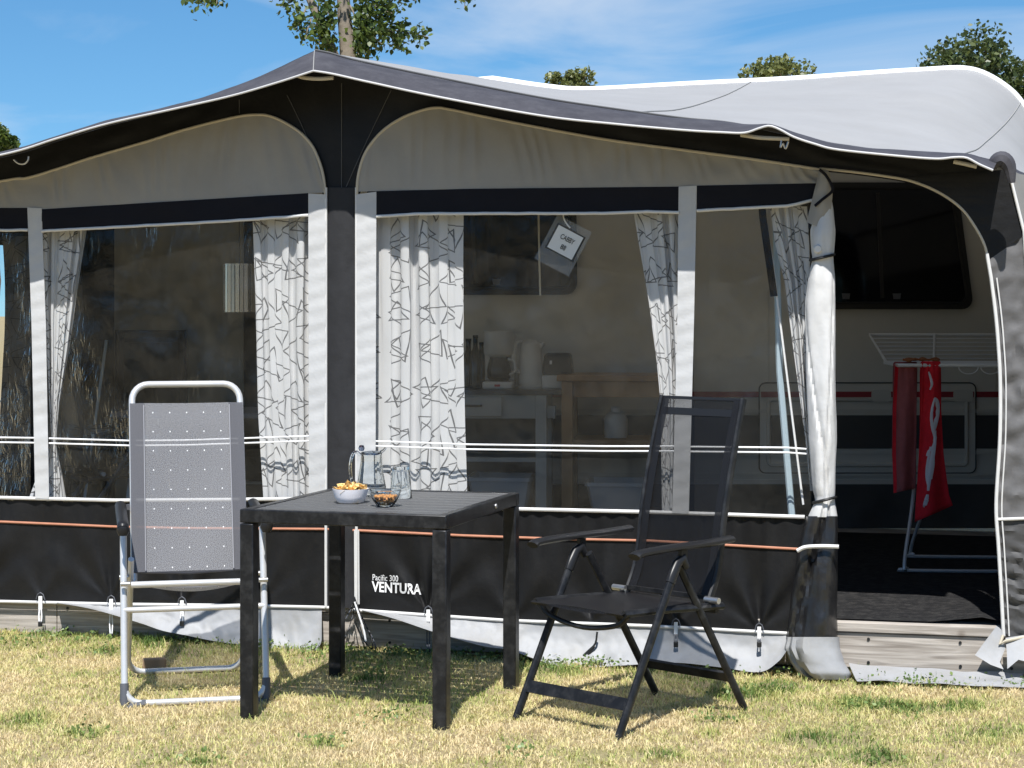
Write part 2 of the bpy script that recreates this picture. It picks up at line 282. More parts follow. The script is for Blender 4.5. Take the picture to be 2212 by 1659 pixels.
def textilene(name, col, see, dots=None):
    m = bpy.data.materials.new(name); m.use_nodes = True; nt = m.node_tree; n = nt.nodes; L = nt.links; b = n['Principled BSDF']; out = n['Material Output']
    b.inputs['Specular IOR Level'].default_value = 0.22; b.inputs['Roughness'].default_value = 0.45; uv = n.new('ShaderNodeUVMap')
    mp = n.new('ShaderNodeMapping'); mp.inputs['Scale'].default_value = (330, 420, 1); L.new(uv.outputs[0], mp.inputs[0])
    t = n.new('ShaderNodeTexNoise'); t.inputs['Scale'].default_value = 1.0; t.inputs['Detail'].default_value = 2; L.new(mp.outputs[0], t.inputs['Vector'])
    mr = n.new('ShaderNodeMapRange'); mr.inputs['From Min'].default_value = 0.3; mr.inputs['From Max'].default_value = 0.7; mr.inputs['To Min'].default_value = 0.75; mr.inputs['To Max'].default_value = 1.25; L.new(t.outputs[0], mr.inputs[0])
    mm = n.new('ShaderNodeMixRGB'); mm.blend_type = 'MULTIPLY'; mm.inputs[0].default_value = 1; mm.inputs[1].default_value = (*col, 1); L.new(mr.outputs[0], mm.inputs[2])
    c = mm.outputs[0]; see_sock = None
    mr2 = n.new('ShaderNodeMapRange'); mr2.inputs['From Min'].default_value = 0.35; mr2.inputs['From Max'].default_value = 0.65; mr2.inputs['To Min'].default_value = see * 1.5; mr2.inputs['To Max'].default_value = see * 0.5; L.new(t.outputs[0], mr2.inputs[0]); see_sock = mr2.outputs[0]
    if dots:
        du, dv = dots
        mp2 = n.new('ShaderNodeMapping'); mp2.inputs['Scale'].default_value = (1 / du, 1 / dv, 1); L.new(uv.outputs[0], mp2.inputs[0])
        fr = n.new('ShaderNodeVectorMath'); fr.operation = 'FRACTION'; L.new(mp2.outputs[0], fr.inputs[0])
        sb = n.new('ShaderNodeVectorMath'); sb.operation = 'SUBTRACT'; sb.inputs[1].default_value = (.5, .5, 0); L.new(fr.outputs[0], sb.inputs[0])
        ml = n.new('ShaderNodeVectorMath'); ml.operation = 'MULTIPLY'; ml.inputs[1].default_value = (du, dv * 0.7, 0); L.new(sb.outputs[0], ml.inputs[0])
        ln = n.new('ShaderNodeVectorMath'); ln.operation = 'LENGTH'; L.new(ml.outputs[0], ln.inputs[0])
        lt = n.new('ShaderNodeMath'); lt.operation = 'LESS_THAN'; lt.inputs[1].default_value = 0.0019; L.new(ln.outputs['Value'], lt.inputs[0])
        m2 = n.new('ShaderNodeMixRGB'); m2.inputs[2].default_value = (0.8, 0.8, 0.8, 1); L.new(lt.outputs[0], m2.inputs[0]); L.new(c, m2.inputs[1]); c = m2.outputs[0]
        iv = n.new('ShaderNodeMath'); iv.operation = 'SUBTRACT'; iv.inputs[0].default_value = 1; L.new(lt.outputs[0], iv.inputs[1])
        ms_ = n.new('ShaderNodeMath'); ms_.operation = 'MULTIPLY'; L.new(see_sock, ms_.inputs[0]); L.new(iv.outputs[0], ms_.inputs[1]); see_sock = ms_.outputs[0]
    L.new(c, b.inputs['Base Color'])
    tp = n.new('ShaderNodeBsdfTransparent'); ms = n.new('ShaderNodeMixShader'); L.new(see_sock, ms.inputs[0]); L.new(b.outputs[0], ms.inputs[1]); L.new(tp.outputs[0], ms.inputs[2]); L.new(ms.outputs[0], out.inputs[0])
    return m
TEXG = textilene('grey_textilene', (0.25, 0.25, 0.262), 0.38, dots=(0.064, 0.075))
TEXGE = textilene('grey_textilene_hem', (0.09, 0.09, 0.10), 0.05)
TEXB = textilene('black_textilene', (0.008, 0.008, 0.009), 0.30)
TEXBS = textilene('black_textilene_seat', (0.013, 0.013, 0.0145), 0.08)

def leaf_mat(name, c1, c2, tr=0.35):
    m = bpy.data.materials.new(name); m.use_nodes = True; nt = m.node_tree; n = nt.nodes; L = nt.links; b = n['Principled BSDF']; out = n['Material Output']
    at = n.new('ShaderNodeAttribute'); at.attribute_name = 'rnd'
    cr = n.new('ShaderNodeValToRGB'); cr.color_ramp.elements[0].color = (*c1, 1); cr.color_ramp.elements[1].color = (*c2, 1); L.new(at.outputs['Fac'], cr.inputs[0])
    L.new(cr.outputs[0], b.inputs['Base Color']); b.inputs['Roughness'].default_value = 0.42
    t = n.new('ShaderNodeBsdfTranslucent'); L.new(cr.outputs[0], t.inputs[0]); ms = n.new('ShaderNodeMixShader'); ms.inputs[0].default_value = tr
    L.new(b.outputs[0], ms.inputs[1]); L.new(t.outputs[0], ms.inputs[2]); L.new(ms.outputs[0], out.inputs[0]); return m
LEAFP = leaf_mat('poplar_leaf', (0.025, 0.055, 0.012), (0.15, 0.20, 0.04))
LEAFD = leaf_mat('dark_leaf', (0.035, 0.060, 0.018), (0.12, 0.15, 0.045))
LEAFO = leaf_mat('olive_leaf', (0.10, 0.125, 0.035), (0.26, 0.27, 0.09))
WEEDM = leaf_mat('weed_leaf', (0.09, 0.16, 0.04), (0.26, 0.34, 0.11), 0.25)

def grass_mat():
    m = bpy.data.materials.new('grass_blade'); m.use_nodes = True; nt = m.node_tree; n = nt.nodes; L = nt.links; b = n['Principled BSDF']; out = n['Material Output']
    at = n.new('ShaderNodeAttribute'); at.attribute_name = 'tone'
    cr = n.new('ShaderNodeValToRGB'); E = cr.color_ramp.elements
    E[0].position = 0; E[0].color = (0.82, 0.68, 0.42, 1); E[1].position = 1; E[1].color = (0.10, 0.17, 0.04, 1)
    for p, c in ((0.22, (0.80, 0.68, 0.38)), (0.45, (0.70, 0.64, 0.29)), (0.62, (0.50, 0.52, 0.18)), (0.8, (0.28, 0.36, 0.10))):
        e = E.new(p); e.color = (*c, 1)
    L.new(at.outputs['Fac'], cr.inputs[0]); L.new(cr.outputs[0], b.inputs['Base Color']); b.inputs['Roughness'].default_value = 0.6; b.inputs['Specular IOR Level'].default_value = 0.25
    t = n.new('ShaderNodeBsdfTranslucent'); L.new(cr.outputs[0], t.inputs[0]); ms = n.new('ShaderNodeMixShader'); ms.inputs[0].default_value = 0.35
    L.new(b.outputs[0], ms.inputs[1]); L.new(t.outputs[0], ms.inputs[2]); L.new(ms.outputs[0], out.inputs[0]); return m
GRASSM = grass_mat()
def ground_mat():
    m = bpy.data.materials.new('dry_lawn'); m.use_nodes = True; nt = m.node_tree; n = nt.nodes; L = nt.links; b = n['Principled BSDF']
    tc = n.new('ShaderNodeTexCoord')
    def N(s, d, r=0.6):
        t = n.new('ShaderNodeTexNoise'); t.inputs['Scale'].default_value = s; t.inputs['Detail'].default_value = d; t.inputs['Roughness'].default_value = r; L.new(tc.outputs['Object'], t.inputs['Vector']); return t.outputs[0]
    c1 = n.new('ShaderNodeValToRGB'); e = c1.color_ramp.elements; e[0].position = 0.3; e[0].color = (0.20, 0.145, 0.075, 1); e[1].position = 0.7; e[1].color = (0.55, 0.44, 0.25, 1); L.new(N(45, 8, 0.8), c1.inputs[0])
    c2 = n.new('ShaderNodeValToRGB'); e = c2.color_ramp.elements; e[0].position = 0.45; e[0].color = (0, 0, 0, 1); e[1].position = 0.7; e[1].color = (.6, .6, .6, 1); L.new(N(2.3, 6), c2.inputs[0])
    mx = n.new('ShaderNodeMixRGB'); mx.inputs[2].default_value = (0.28, 0.27, 0.10, 1); L.new(c2.outputs[0], mx.inputs[0]); L.new(c1.outputs[0], mx.inputs[1]); L.new(mx.outputs[0], b.inputs['Base Color']); b.inputs['Roughness'].default_value = 0.95
    bp = n.new('ShaderNodeBump'); bp.inputs['Strength'].default_value = 0.8; bp.inputs['Distance'].default_value = 0.02; L.new(N(60, 6, 0.7), bp.inputs['Height']); L.new(bp.outputs[0], b.inputs['Normal'])
    return m
GROUNDM = ground_mat()

# ------------------------------------------------------------------ mesh helpers
class MB:
    def __init__(s): s.v = []; s.f = []; s.uv = []
    def add(s, vs, fs):
        o = len(s.v); s.v += [tuple(v) for v in vs]; s.f += [tuple(i + o for i in f) for f in fs]; return s
    def box(s, c, sz, M=None):
        x, y, z = sz[0] / 2, sz[1] / 2, sz[2] / 2; c = Vector(c)
        vs = [Vector((sx * x, sy * y, sz_ * z)) for sx, sy, sz_ in ((-1, -1, -1), (1, -1, -1), (1, 1, -1), (-1, 1, -1), (-1, -1, 1), (1, -1, 1), (1, 1, 1), (-1, 1, 1))]
        if M is not None: vs = [M @ v for v in vs]
        return s.add([v + c for v in vs], [(0, 3, 2, 1), (4, 5, 6, 7), (0, 1, 5, 4), (1, 2, 6, 5), (2, 3, 7, 6), (3, 0, 4, 7)])
    def bar(s, p0, p1, w, h, up=(0, 0, 1)):
        p0 = Vector(p0); p1 = Vector(p1); d = (p1 - p0).normalized(); up = Vector(up)
        sd = d.cross(up); sd = sd.normalized() if sd.length > 1e-6 else d.orthogonal().normalized(); u = sd.cross(d).normalized()
        vs = []
        for p in (p0, p1):
            for a, b_ in ((-1, -1), (1, -1), (1, 1), (-1, 1)): vs.append(p + sd * a * w / 2 + u * b_ * h / 2)
        return s.add(vs, [(3, 2, 1, 0), (4, 5, 6, 7), (0, 1, 5, 4), (1, 2, 6, 5), (2, 3, 7, 6), (3, 0, 4, 7)])
    def tube(s, path, r, seg=8, cap=True, closed=False, flat=1.0, up=None):
        P = [Vector(p) for p in path]; n = len(P); rs = r if isinstance(r, (list, tuple)) else [r] * n
        vs = []; fs = []; prev = None
        for i, p in enumerate(P):
            if closed: t = P[(i + 1) % n] - P[i - 1]
            else: t = P[min(i + 1, n - 1)] - P[max(i - 1, 0)]
            if t.length < 1e-9: t = Vector((0, 0, 1))
            t.normalize()
            if prev is None:
                a = Vector(up) if up else t.orthogonal()
                a = (a - t * a.dot(t)).normalized()
            else:
                a = prev - t * prev.dot(t); a = a.normalized() if a.length > 1e-6 else t.orthogonal().normalized()
            prev = a; b_ = t.cross(a)
            for k in range(seg):
                an = 2 * math.pi * k / seg
                vs.append(p + a * math.cos(an) * rs[i] * flat + b_ * math.sin(an) * rs[i])
        m = n if closed else n - 1
        for i in range(m):
            j = (i + 1) % n
            for k in range(seg):
                k2 = (k + 1) % seg
                fs.append((i * seg + k, i * seg + k2, j * seg + k2, j * seg + k))
        if cap and not closed:
            fs.append(tuple(range(seg))[::-1]); fs.append(tuple((n - 1) * seg + k for k in range(seg)))
        return s.add(vs, fs)
    def lathe(s, prof, seg=32, c=(0, 0, 0), capb=False):
        vs = []; fs = []; c = Vector(c)
        for r, z in prof:
            for k in range(seg):
                a = 2 * math.pi * k / seg; vs.append(c + Vector((r * math.cos(a), r * math.sin(a), z)))
        for i in range(len(prof) - 1):
            for k in range(seg):
                k2 = (k + 1) % seg; fs.append((i * seg + k, i * seg + k2, (i + 1) * seg + k2, (i + 1) * seg + k))
        if capb:
            fs.append(tuple(range(seg))[::-1]); fs.append(tuple((len(prof) - 1) * seg + k for k in range(seg)))
        return s.add(vs, fs)
    def grid(s, rows):
        """rows: list of lists of points"""
        o = len(s.v); nr = len(rows); nc = len(rows[0]); vs = [p for r in rows for p in r]
        fs = [(i * nc + j, i * nc + j + 1, (i + 1) * nc + j + 1, (i + 1) * nc + j) for i in range(nr - 1) for j in range(nc - 1)]
        return s.add(vs, fs)
    def slab(s, poly_front, back_vec):
        """closed prism from an outline (list of 3D points, convex or simple) and an extrusion vector"""
        n = len(poly_front); b = [Vector(p) + Vector(back_vec) for p in poly_front]
        fs = [tuple(range(n)), tuple(range(n, 2 * n))[::-1]] + [(i, n + i, n + (i + 1) % n, (i + 1) % n) for i in range(n)]
        return s.add(list(poly_front) + b, fs)
    def build(s, name, m, parent=None, world=False, smooth=True, uv=None, bevel=0.0, solid=0.0, sub=0, auto=True):
        me = bpy.data.meshes.new(name); me.from_pydata([tuple(v) for v in s.v], [], s.f); me.update()
        me.materials.append(m)
        if smooth:
            me.polygons.foreach_set('use_smooth', [True] * len(me.polygons))
            if auto: me.set_sharp_from_angle(angle=R(38))
        if uv is not None:
            ul = me.uv_layers.new(name='UVMap'); li = np.empty(len(me.loops), dtype=np.int32); me.loops.foreach_get('vertex_index', li)
            ul.data.foreach_set('uv', np.array(uv, dtype=np.float32)[li].ravel())
        o = bpy.data.objects.new(name, me); COL.objects.link(o)
        if parent is not None:
            o.parent = parent
            if world:
                w = Vector((0, 0, 0)); p = parent
                while p is not None: w += p.location; p = p.parent
                o.location = -w
        if bevel > 0:
            b = o.modifiers.new('bevel', 'BEVEL'); b.width = bevel; b.segments = 2; b.limit_method = 'ANGLE'; b.angle_limit = R(40)
        if solid > 0:
            b = o.modifiers.new('solid', 'SOLIDIFY'); b.thickness = solid; b.offset = 0
        if sub: b = o.modifiers.new('sub', 'SUBSURF'); b.levels = sub; b.render_levels = sub
        return o
def thing(name, label, cat, loc=(0, 0, 0), rotz=0.0, group=None):
    o = bpy.data.objects.new(name, None); COL.objects.link(o); o.location = loc; o.rotation_euler = (0, 0, rotz); o.empty_display_size = 0.1
    o['label'] = label; o['category'] = cat
    if group: o['group'] = group
    return o
def tag(o, label, cat, group=None):
    o['label'] = label; o['category'] = cat
    if group: o['group'] = group
    return o
def structure(o): o['kind'] = 'structure'; return o
def stuff(o, label=None, cat=None):
    o['kind'] = 'stuff'
    if label: o['label'] = label; o['category'] = cat
    return o
def part(mb, name, m, par, **k): return mb.build(name, m, par, world=True, **k)

def xpanel(x0, x1, top, bot, nx, ny, off=0.0, disp=None, proj=PT, mode='x'):
    """cloth between two image-measured curves laid on the wall plane"""
    rows = []
    for j in range(ny + 1):
        v = j / ny; row = []
        for i in range(nx + 1):
            x = x0 + (x1 - x0) * i / nx; y = interp(top, x) * (1 - v) + interp(bot, x) * v
            o = off + (disp(x, y, v) if disp else 0.0)
            row.append(proj(x, y, o))
        rows.append(row)
    return MB().grid(rows)
def qpanel(left, right, ny, nx, off=0.0, disp=None, proj=PT):
    """cloth between a left and a right edge (lists of (x, y), top to bottom)"""
    l = resample(left, ny + 1); r = resample(right, ny + 1); rows = []
    for j in range(ny + 1):
        row = []
        for i in range(nx + 1):
            u = i / nx; x = l[j][0] * (1 - u) + r[j][0] * u; y = l[j][1] * (1 - u) + r[j][1] * u
            row.append(proj(x, y, off + (disp(u, j / ny) if disp else 0.0)))
        rows.append(row)
    return MB().grid(rows)
def piping(poly, r=0.006, off=0.012, proj=PT, n=60, disp=None, sm=True):
    P = smooth_poly(poly, n) if sm and len(poly) > 2 else resample(poly, n)
    return MB().tube([proj(x, y, off + (disp(x, y) if disp else 0)) for x, y in P], r, 8)

# ================================================================== SETTING
def ground_z(x, y):
    z = 0.012 * nz(x * 0.9, y * 0.9) + 0.006 * nz(x * 3, y * 3, 4)
    dist = TD - TT * x - y      # in front of the deck
    if dist < 0.5: z += 0.03 * max(0, min(1, (0.5 - dist) / 0.5)) * max(0.0, min(1.0, (-x + 0.2) / 1.8)) 
    return z
def build_ground():
    xs = np.concatenate([[-400, -120, -40, -15, -6], np.arange(-3.4, 3.45, 0.1), [6, 15, 40, 120, 400]])
    ys = np.concatenate([[-300, -100, -30, -8, 0, 3], np.arange(4.6, 8.9, 0.1), [12, 18, 30, 60, 150, 600]])
    rows = [[Vector((x, y, ground_z(x, y) if (abs(x) < 3.5 and 4.5 < y < 9) else 0.0)) for x in xs] for y in ys]
    o = MB().grid(rows).build('ground', GROUNDM); structure(o); o['label'] = 'dry yellow lawn on sandy soil'
    return o
build_ground()

GREEN = [((px - CX) / F0 * CAMH * F0 / (py - HY), CAMH * F0 / (py - HY), r) for px, py, r in ((700, 1610, .06), (180, 1590, .07), (230, 1415, .07), (440, 1650, .05), (1180, 1450, .08), (1240, 1455, .06), (1590, 1500, .10), (1680, 1490, .10), (1850, 1520, .12), (1960, 1530, .12), (2080, 1525, .10), (1540, 1590, .06), (1900, 1640, .08), (545, 1420, .05), (790, 1470, .06), (60, 1560, .12), (2150, 1600, .10), (1750, 1600, .08), (1440, 1640, .07), (330, 1400, .08))]
def build_grass():
    n = 330000
    X = rng.uniform(-2.7, 2.7, n); Y = rng.uniform(5.3, 8.7, n)
    keep = Y < (TD - TT * X + 0.02)
    # thin it outside the picture
    vis = (np.abs(X) < Y * 0.30)
    keep &= (vis | (rng.random(n) < 0.35))
    X = X[keep]; Y = Y[keep]; n = len(X)
    dist = TD - TT * X - Y
    big = np.array([nz(x * 1.3, y * 1.3, 2.2) for x, y in zip(X, Y)]); mid = np.array([nz(x * 5, y * 5, 7.0) for x, y in zip(X, Y)]); fine = np.array([nz(x * 16, y * 16, 3.0) for x, y in zip(X, Y)])
    bare = (mid * 0.6 + fine * 0.6 + big * 0.3)
    k2 = rng.random(n) < np.clip(0.78 - bare * 0.95, 0.08, 1.0)
    X = X[k2]; Y = Y[k2]; dist = dist[k2]; big = big[k2]; mid = mid[k2]; fine = fine[k2]; n = len(X)
    Z = np.array([ground_z(x, y) for x, y in zip(X, Y)])
    clump = np.array([nz(x * 34, y * 34, 1.0) for x, y in zip(X, Y)])
    green = big * 0.55 + mid * 0.55 + fine * 0.34
    edge = np.clip((0.40 - dist) / 0.40, 0, 1)
    tone = np.clip(0.37 + green * 0.80 + edge * 0.22 + clump * 0.10 + rng.normal(0, 0.15, n), 0, 1)
    for gx, gy, gr in GREEN:
        q = np.exp(-((X - gx) ** 2 + (Y - gy) ** 2) / (gr * gr)); tone = np.clip(tone + 0.55 * q, 0, 1); clump = clump + 0.8 * q
    H = rng.uniform(0.006, 0.022, n) * np.clip(0.85 + 1.1 * clump + 0.5 * np.clip(green, 0, 1) + 0.7 * edge * rng.random(n), 0.35, 2.6); tall = rng.random(n) < 0.02; H[tall] *= 1.9
    W = rng.uniform(0.0010, 0.0024, n); A = rng.uniform(0, 2 * np.pi, n); lean = rng.uniform(0.1, 1.5, n); B = rng.uniform(0, 2 * np.pi, n)
    sx, sy = np.cos(A) * W, np.sin(A) * W; lx, ly = np.cos(B) * lean * H, np.sin(B) * lean * H
    V = np.empty((n, 5, 3), np.float32)
    V[:, 0] = np.stack([X - sx, Y - sy, Z - 0.004], 1); V[:, 1] = np.stack([X + sx, Y + sy, Z - 0.004], 1)
    mx_, my_ = X + lx * 0.35, Y + ly * 0.35
    V[:, 2] = np.stack([mx_ + sx * .8, my_ + sy * .8, Z + H * 0.6], 1); V[:, 3] = np.stack([mx_ - sx * .8, my_ - sy * .8, Z + H * 0.6], 1)
    V[:, 4] = np.stack([X + lx, Y + ly, Z + H * rng.uniform(0.7, 1.0, n)], 1)
    base = (np.arange(n) * 5)[:, None]
    quads = base + np.array([0, 1, 2, 3]); tris = base + np.array([3, 2, 4])
    loops = np.concatenate([quads, tris], 1).ravel().astype(np.int32)
    starts = (np.arange(n)[:, None] * 7 + np.array([0, 4])).ravel().astype(np.int32); tot = np.tile([4, 3], n).astype(np.int32)
    me = bpy.data.meshes.new('grass'); me.vertices.add(n * 5); me.vertices.foreach_set('co', V.ravel())
    me.loops.add(len(loops)); me.loops.foreach_set('vertex_index', loops); me.polygons.add(2 * n)
    me.polygons.foreach_set('loop_start', starts); me.polygons.foreach_set('loop_total', tot); me.update(calc_edges=True); me.validate()
    at = me.attributes.new('tone', 'FLOAT', 'POINT'); at.data.foreach_set('value', np.repeat(tone, 5).astype(np.float32))
    me.materials.append(GRASSM); o = bpy.data.objects.new('grass', me); COL.objects.link(o)
    stuff(o, 'short dry yellow grass with green patches', 'grass')
build_grass()

def leaf_mesh(name, C, size, m, par=None, droop=0.0, aspect=1.25, world=True):
    """C: (n,3) leaf centres; pointed-oval leaves of 4 triangles-ish (one quad + folded)"""
    n = len(C); 
    nrm = rng.normal(size=(n, 3)); nrm[:, 2] += 0.5; nrm /= np.linalg.norm(nrm, axis=1)[:, None]
    t = rng.normal(size=(n, 3)); t[:, 2] -= droop; t -= nrm * np.sum(t * nrm, 1)[:, None]; t /= np.linalg.norm(t, axis=1)[:, None]
    b = np.cross(nrm, t); s = size * rng.uniform(0.65, 1.3, n)[:, None]
    V = np.empty((n, 6, 3), np.float32)
    V[:, 0] = C - t * s * aspect * 0.5; V[:, 1] = C - t * s * 0.15 + b * s * 0.45; V[:, 2] = C + t * s * 0.25 + b * s * 0.36
    V[:, 3] = C + t * s * aspect * 0.62 + nrm * s * 0.1; V[:, 4] = C + t * s * 0.25 - b * s * 0.36; V[:, 5] = C - t * s * 0.15 - b * s * 0.45
    V[:, 1] += nrm * s * 0.12; V[:, 5] += nrm * s * 0.12
    base = (np.arange(n) * 6)[:, None]
    f = np.concatenate([base + np.array([0, 1, 2, 3]), base + np.array([0, 3, 4, 5])], 1).reshape(-1, 4).astype(np.int32)
    me = bpy.data.meshes.new(name); me.vertices.add(n * 6); me.vertices.foreach_set('co', V.ravel())
    me.loops.add(f.size); me.loops.foreach_set('vertex_index', f.ravel()); me.polygons.add(len(f))
    me.polygons.foreach_set('loop_start', np.arange(len(f), dtype=np.int32) * 4); me.polygons.foreach_set('loop_total', np.full(len(f), 4, np.int32)); me.update(calc_edges=True)
    at = me.attributes.new('rnd', 'FLOAT', 'POINT'); at.data.foreach_set('value', np.repeat(rng.random(n), 6).astype(np.float32))
    me.materials.append(m); o = bpy.data.objects.new(name, me); COL.objects.link(o)
    if par is not None:
        o.parent = par; o.location = -par.location
    return o

def build_weeds():
    C = []
    spots = []
    for i in range(70):
        x = rng.uniform(-2.2, 2.2); y = TD - TT * x - rng.uniform(0.03, 0.28) * rng.random() - 0.03; spots.append((x, y, rng.uniform(0.02, 0.07), int(rng.integers(10, 40))))
    for px, py in ((700, 1610), (800, 1350 + 110), (1180, 1440), (1230, 1445), (440, 1650), (230, 1415), (180, 1590), (1590, 1500), (1650, 1490), (1850, 1530), (1960, 1540), (1540, 1560), (830, 1560), (1120, 1640), (545, 1405), (800, 1455), (1900, 1650), (410, 1385), (1300, 1440)):
        d = CAMH * F0 / (py - HY); spots.append(((px - CX) / F0 * d, d, 0.05, 45))
    for x, y, r, k in spots:
        if y > TD - TT * x - 0.015: y = TD - TT * x - 0.03
        p = rng.normal(size=(k, 3)) * np.array([r, r, 0.010]) + np.array([x, y, ground_z(x, y) + 0.022]); p[:, 2] = np.maximum(p[:, 2], ground_z(x, y) + 0.005); C.append(p)
    C = np.concatenate(C); o = leaf_mesh('ground_weeds', C, 0.0105, WEEDM); stuff(o, 'small green clover and weeds along the deck edge and in the lawn', 'weeds')
build_weeds()

# ---------------------------------------------------------------- trees
def at_px(px, py, d): return np.array([(px - CX) / F0 * d, d, CAMH + (HY - py) / F0 * d])
def limb(mb, a, b, r0, r1, wig=0.06, n=7):
    a = Vector(a); b = Vector(b); L_ = (b - a).length; pts = []
    for i in range(n):
        t = i / (n - 1); p = a.lerp(b, t); w = wig * L_ * math.sin(math.pi * t)
        pts.append(p + Vector((nz(t * 3, a.x * 5), nz(t * 3, a.y * 5 + 9), nz(t * 3, a.z * 5 + 4) * 0.4)) * w)
    mb.tube(pts, [r0 + (r1 - r0) * i / (n - 1) for i in range(n)], 8); return pts
def poplar():
    d = 17.0; k = F0 / d; base = at_px(752, 1019, d); base[2] = 0.0
    t = thing('poplar_tree', 'tall leafy tree with pale grey trunk rising behind the awning ridge', 'tree', tuple(base))
    mb = MB(); top = at_px(735, -900, d)
    pts = [Vector((base[0], d, -0.1)), Vector(at_px(752, 300, d)), Vector(at_px(752, 120, d)), Vector(at_px(742, 0, d)), Vector(at_px(738, -300, d)), Vector(top)]
    mb.tube([Vector(p) for p in smooth_poly([tuple(p) for p in pts], 40)], list(np.linspace(0.112, 0.02, len(smooth_poly([tuple(p) for p in pts], 40)))), 10)
    part(mb, 'trunk', BARK, t)
    b2 = MB(); limb(b2, at_px(735, 150, d), at_px(655, -40, d + 0.1), 0.045, 0.032, 0.03); limb(b2, at_px(655, -40, d + .1), at_px(560, -420, d + .3), 0.032, 0.012)
    part(b2, 'branch', BARK, t)
    tips = []; tw = MB()
    def shoot(p, q, n, sp, r=0.008):
        pts = limb(tw, p, q, r, 0.003, 0.08)
        for i in range(int(n * 2.2)):
            u = 0.25 + 0.75 * rng.random() ** 0.8; a = pts[min(int(u * 6), 5)]; tips.append(np.array(a) + rng.normal(size=3) * sp * np.array([1, 1.4, 1]))
    T = lambda x, y, dd=0: at_px(x, y, d + dd)
    # hanging leaf sprays that the picture shows
    shoot(T(640, -10), T(610, 15), 20, 0.045); shoot(T(660, 20), T(640, 60, -.2), 30, 0.05); shoot(T(672, 40), T(660, 85, -.2), 28, 0.05); shoot(T(700, 50), T(715, 100, -.2), 80, 0.06)
    shoot(T(690, -20), T(720, 50, -.1), 60, 0.07); shoot(T(700, 20), T(690, 95, -.2), 45, 0.06); shoot(T(650, -40), T(602, 0), 18, 0.05)
    shoot(T(755, 10), T(800, 110, -.2), 120, 0.07); shoot(T(760, -10), T(850, 30, -.2), 120, 0.08); shoot(T(765, 30), T(825, 95, -.3), 80, 0.07); shoot(T(760, 60), T(775, 118, -.3), 70, 0.05)
    shoot(T(765, -30), T(870, -5, -.2), 70, 0.08); shoot(T(830, 60), T(925, 80, -.2), 60, 0.045); shoot(T(840, 75), T(870, 105, -.2), 30, 0.04); shoot(T(800, 40), T(850, 70, -.2), 50, 0.06)
    shoot(T(780, 60), T(790, 120, -.2), 60, 0.05)
    shoot(T(460, -60), T(440, 15, -.2), 46, 0.06); shoot(T(420, -50), T(415, 8, -.2), 30, 0.05); shoot(T(470, -50), T(468, 8, -.2), 20, 0.04)
    shoot(T(1010, -60), T(1003, 18, -.2), 30, 0.035); shoot(T(990, -60), T(995, 5, -.2), 18, 0.04); shoot(T(895, -50), T(897, 2, -.2), 14, 0.03)
    # the crown above the picture
    for i in range(70):
        a = rng.uniform(0, 2 * np.pi); rr = 1.5 * math.sqrt(rng.random()); z = rng.uniform(4.9, 8.6); st = T(742, -200)
        c = np.array([base[0] + rr * math.cos(a), d + rr * math.sin(a), z]); s_ = np.array([base[0] + 0.05, d, z - 0.5 * rr]); shoot(s_, c, 45, 0.22, 0.012)
    part(tw, 'twig', BARK, t)['kind'] = 'stuff'
    TP = np.array(tips); PXX = TP[:, 0] / TP[:, 1] * F0 + CX; sel = ~((PXX > 728) & (PXX < 766) & (TP[:, 2] < 4.6) & (rng.random(len(TP)) < 0.8)); leaf_mesh('crown', TP[sel], 0.041, LEAFP, t, droop=1.0)
poplar()
def far_tree(name, label, px, py, d, rpx, hpx, m, nl, leaf, blobs=9, seed=1):
    r_ = np.random.default_rng(seed); c = at_px(px, py, d); rad = rpx * d / F0; hh = hpx * d / F0
    t = thing(name, label, 'tree', (float(c[0]), d, 0.0)); mb = MB(); limb(mb, (c[0], d, -0.2), tuple(c), 0.16 * rad + .03, 0.05 * rad + .01, 0.03)
    pts = []; B = []
    for i in range(blobs):
        u = r_.normal(size=3); u /= np.linalg.norm(u); q = c + u * np.array([rad, rad, hh]) * r_.uniform(0.25, 0.85); B.append((q, rad * r_.uniform(0.13, 0.30)))
        limb(mb, tuple(c - np.array([0, 0, hh * .6])), tuple(q), 0.035 * rad + .01, 0.008, 0.05)
    B.append((c, rad * 0.5))
    for i in range(nl):
        q, br = B[int(r_.integers(len(B)))]; u = r_.normal(size=3); u /= np.linalg.norm(u); pts.append(q + u * br * r_.uniform(0.5, 1.0) ** 0.5 * r_.uniform(0.75, 1.22))
    part(mb, 'trunk', BARK, t); leaf_mesh('crown', np.array(pts), leaf, m, t)
far_tree('oak_tree', 'dark green broad tree behind the right end of the caravan roof', 2125, 205, 38, 225, 140, LEAFD, 14000, 0.075, 50, 3)
far_tree('small_tree', 'treetop poking above the caravan roof, wider of the two in the middle', 1675, 178, 42, 92, 58, LEAFO, 3600, 0.07, 34, 6)
far_tree('small_tree', 'narrow treetop poking above the roof dip beside the awning ridge', 1231, 190, 42, 66, 50, LEAFO, 2400, 0.065, 28, 8)
far_tree('leafy_tree', 'green tree at the left edge behind the awning eave', -18, 312, 30, 88, 58, LEAFP, 4800, 0.065, 24, 9)

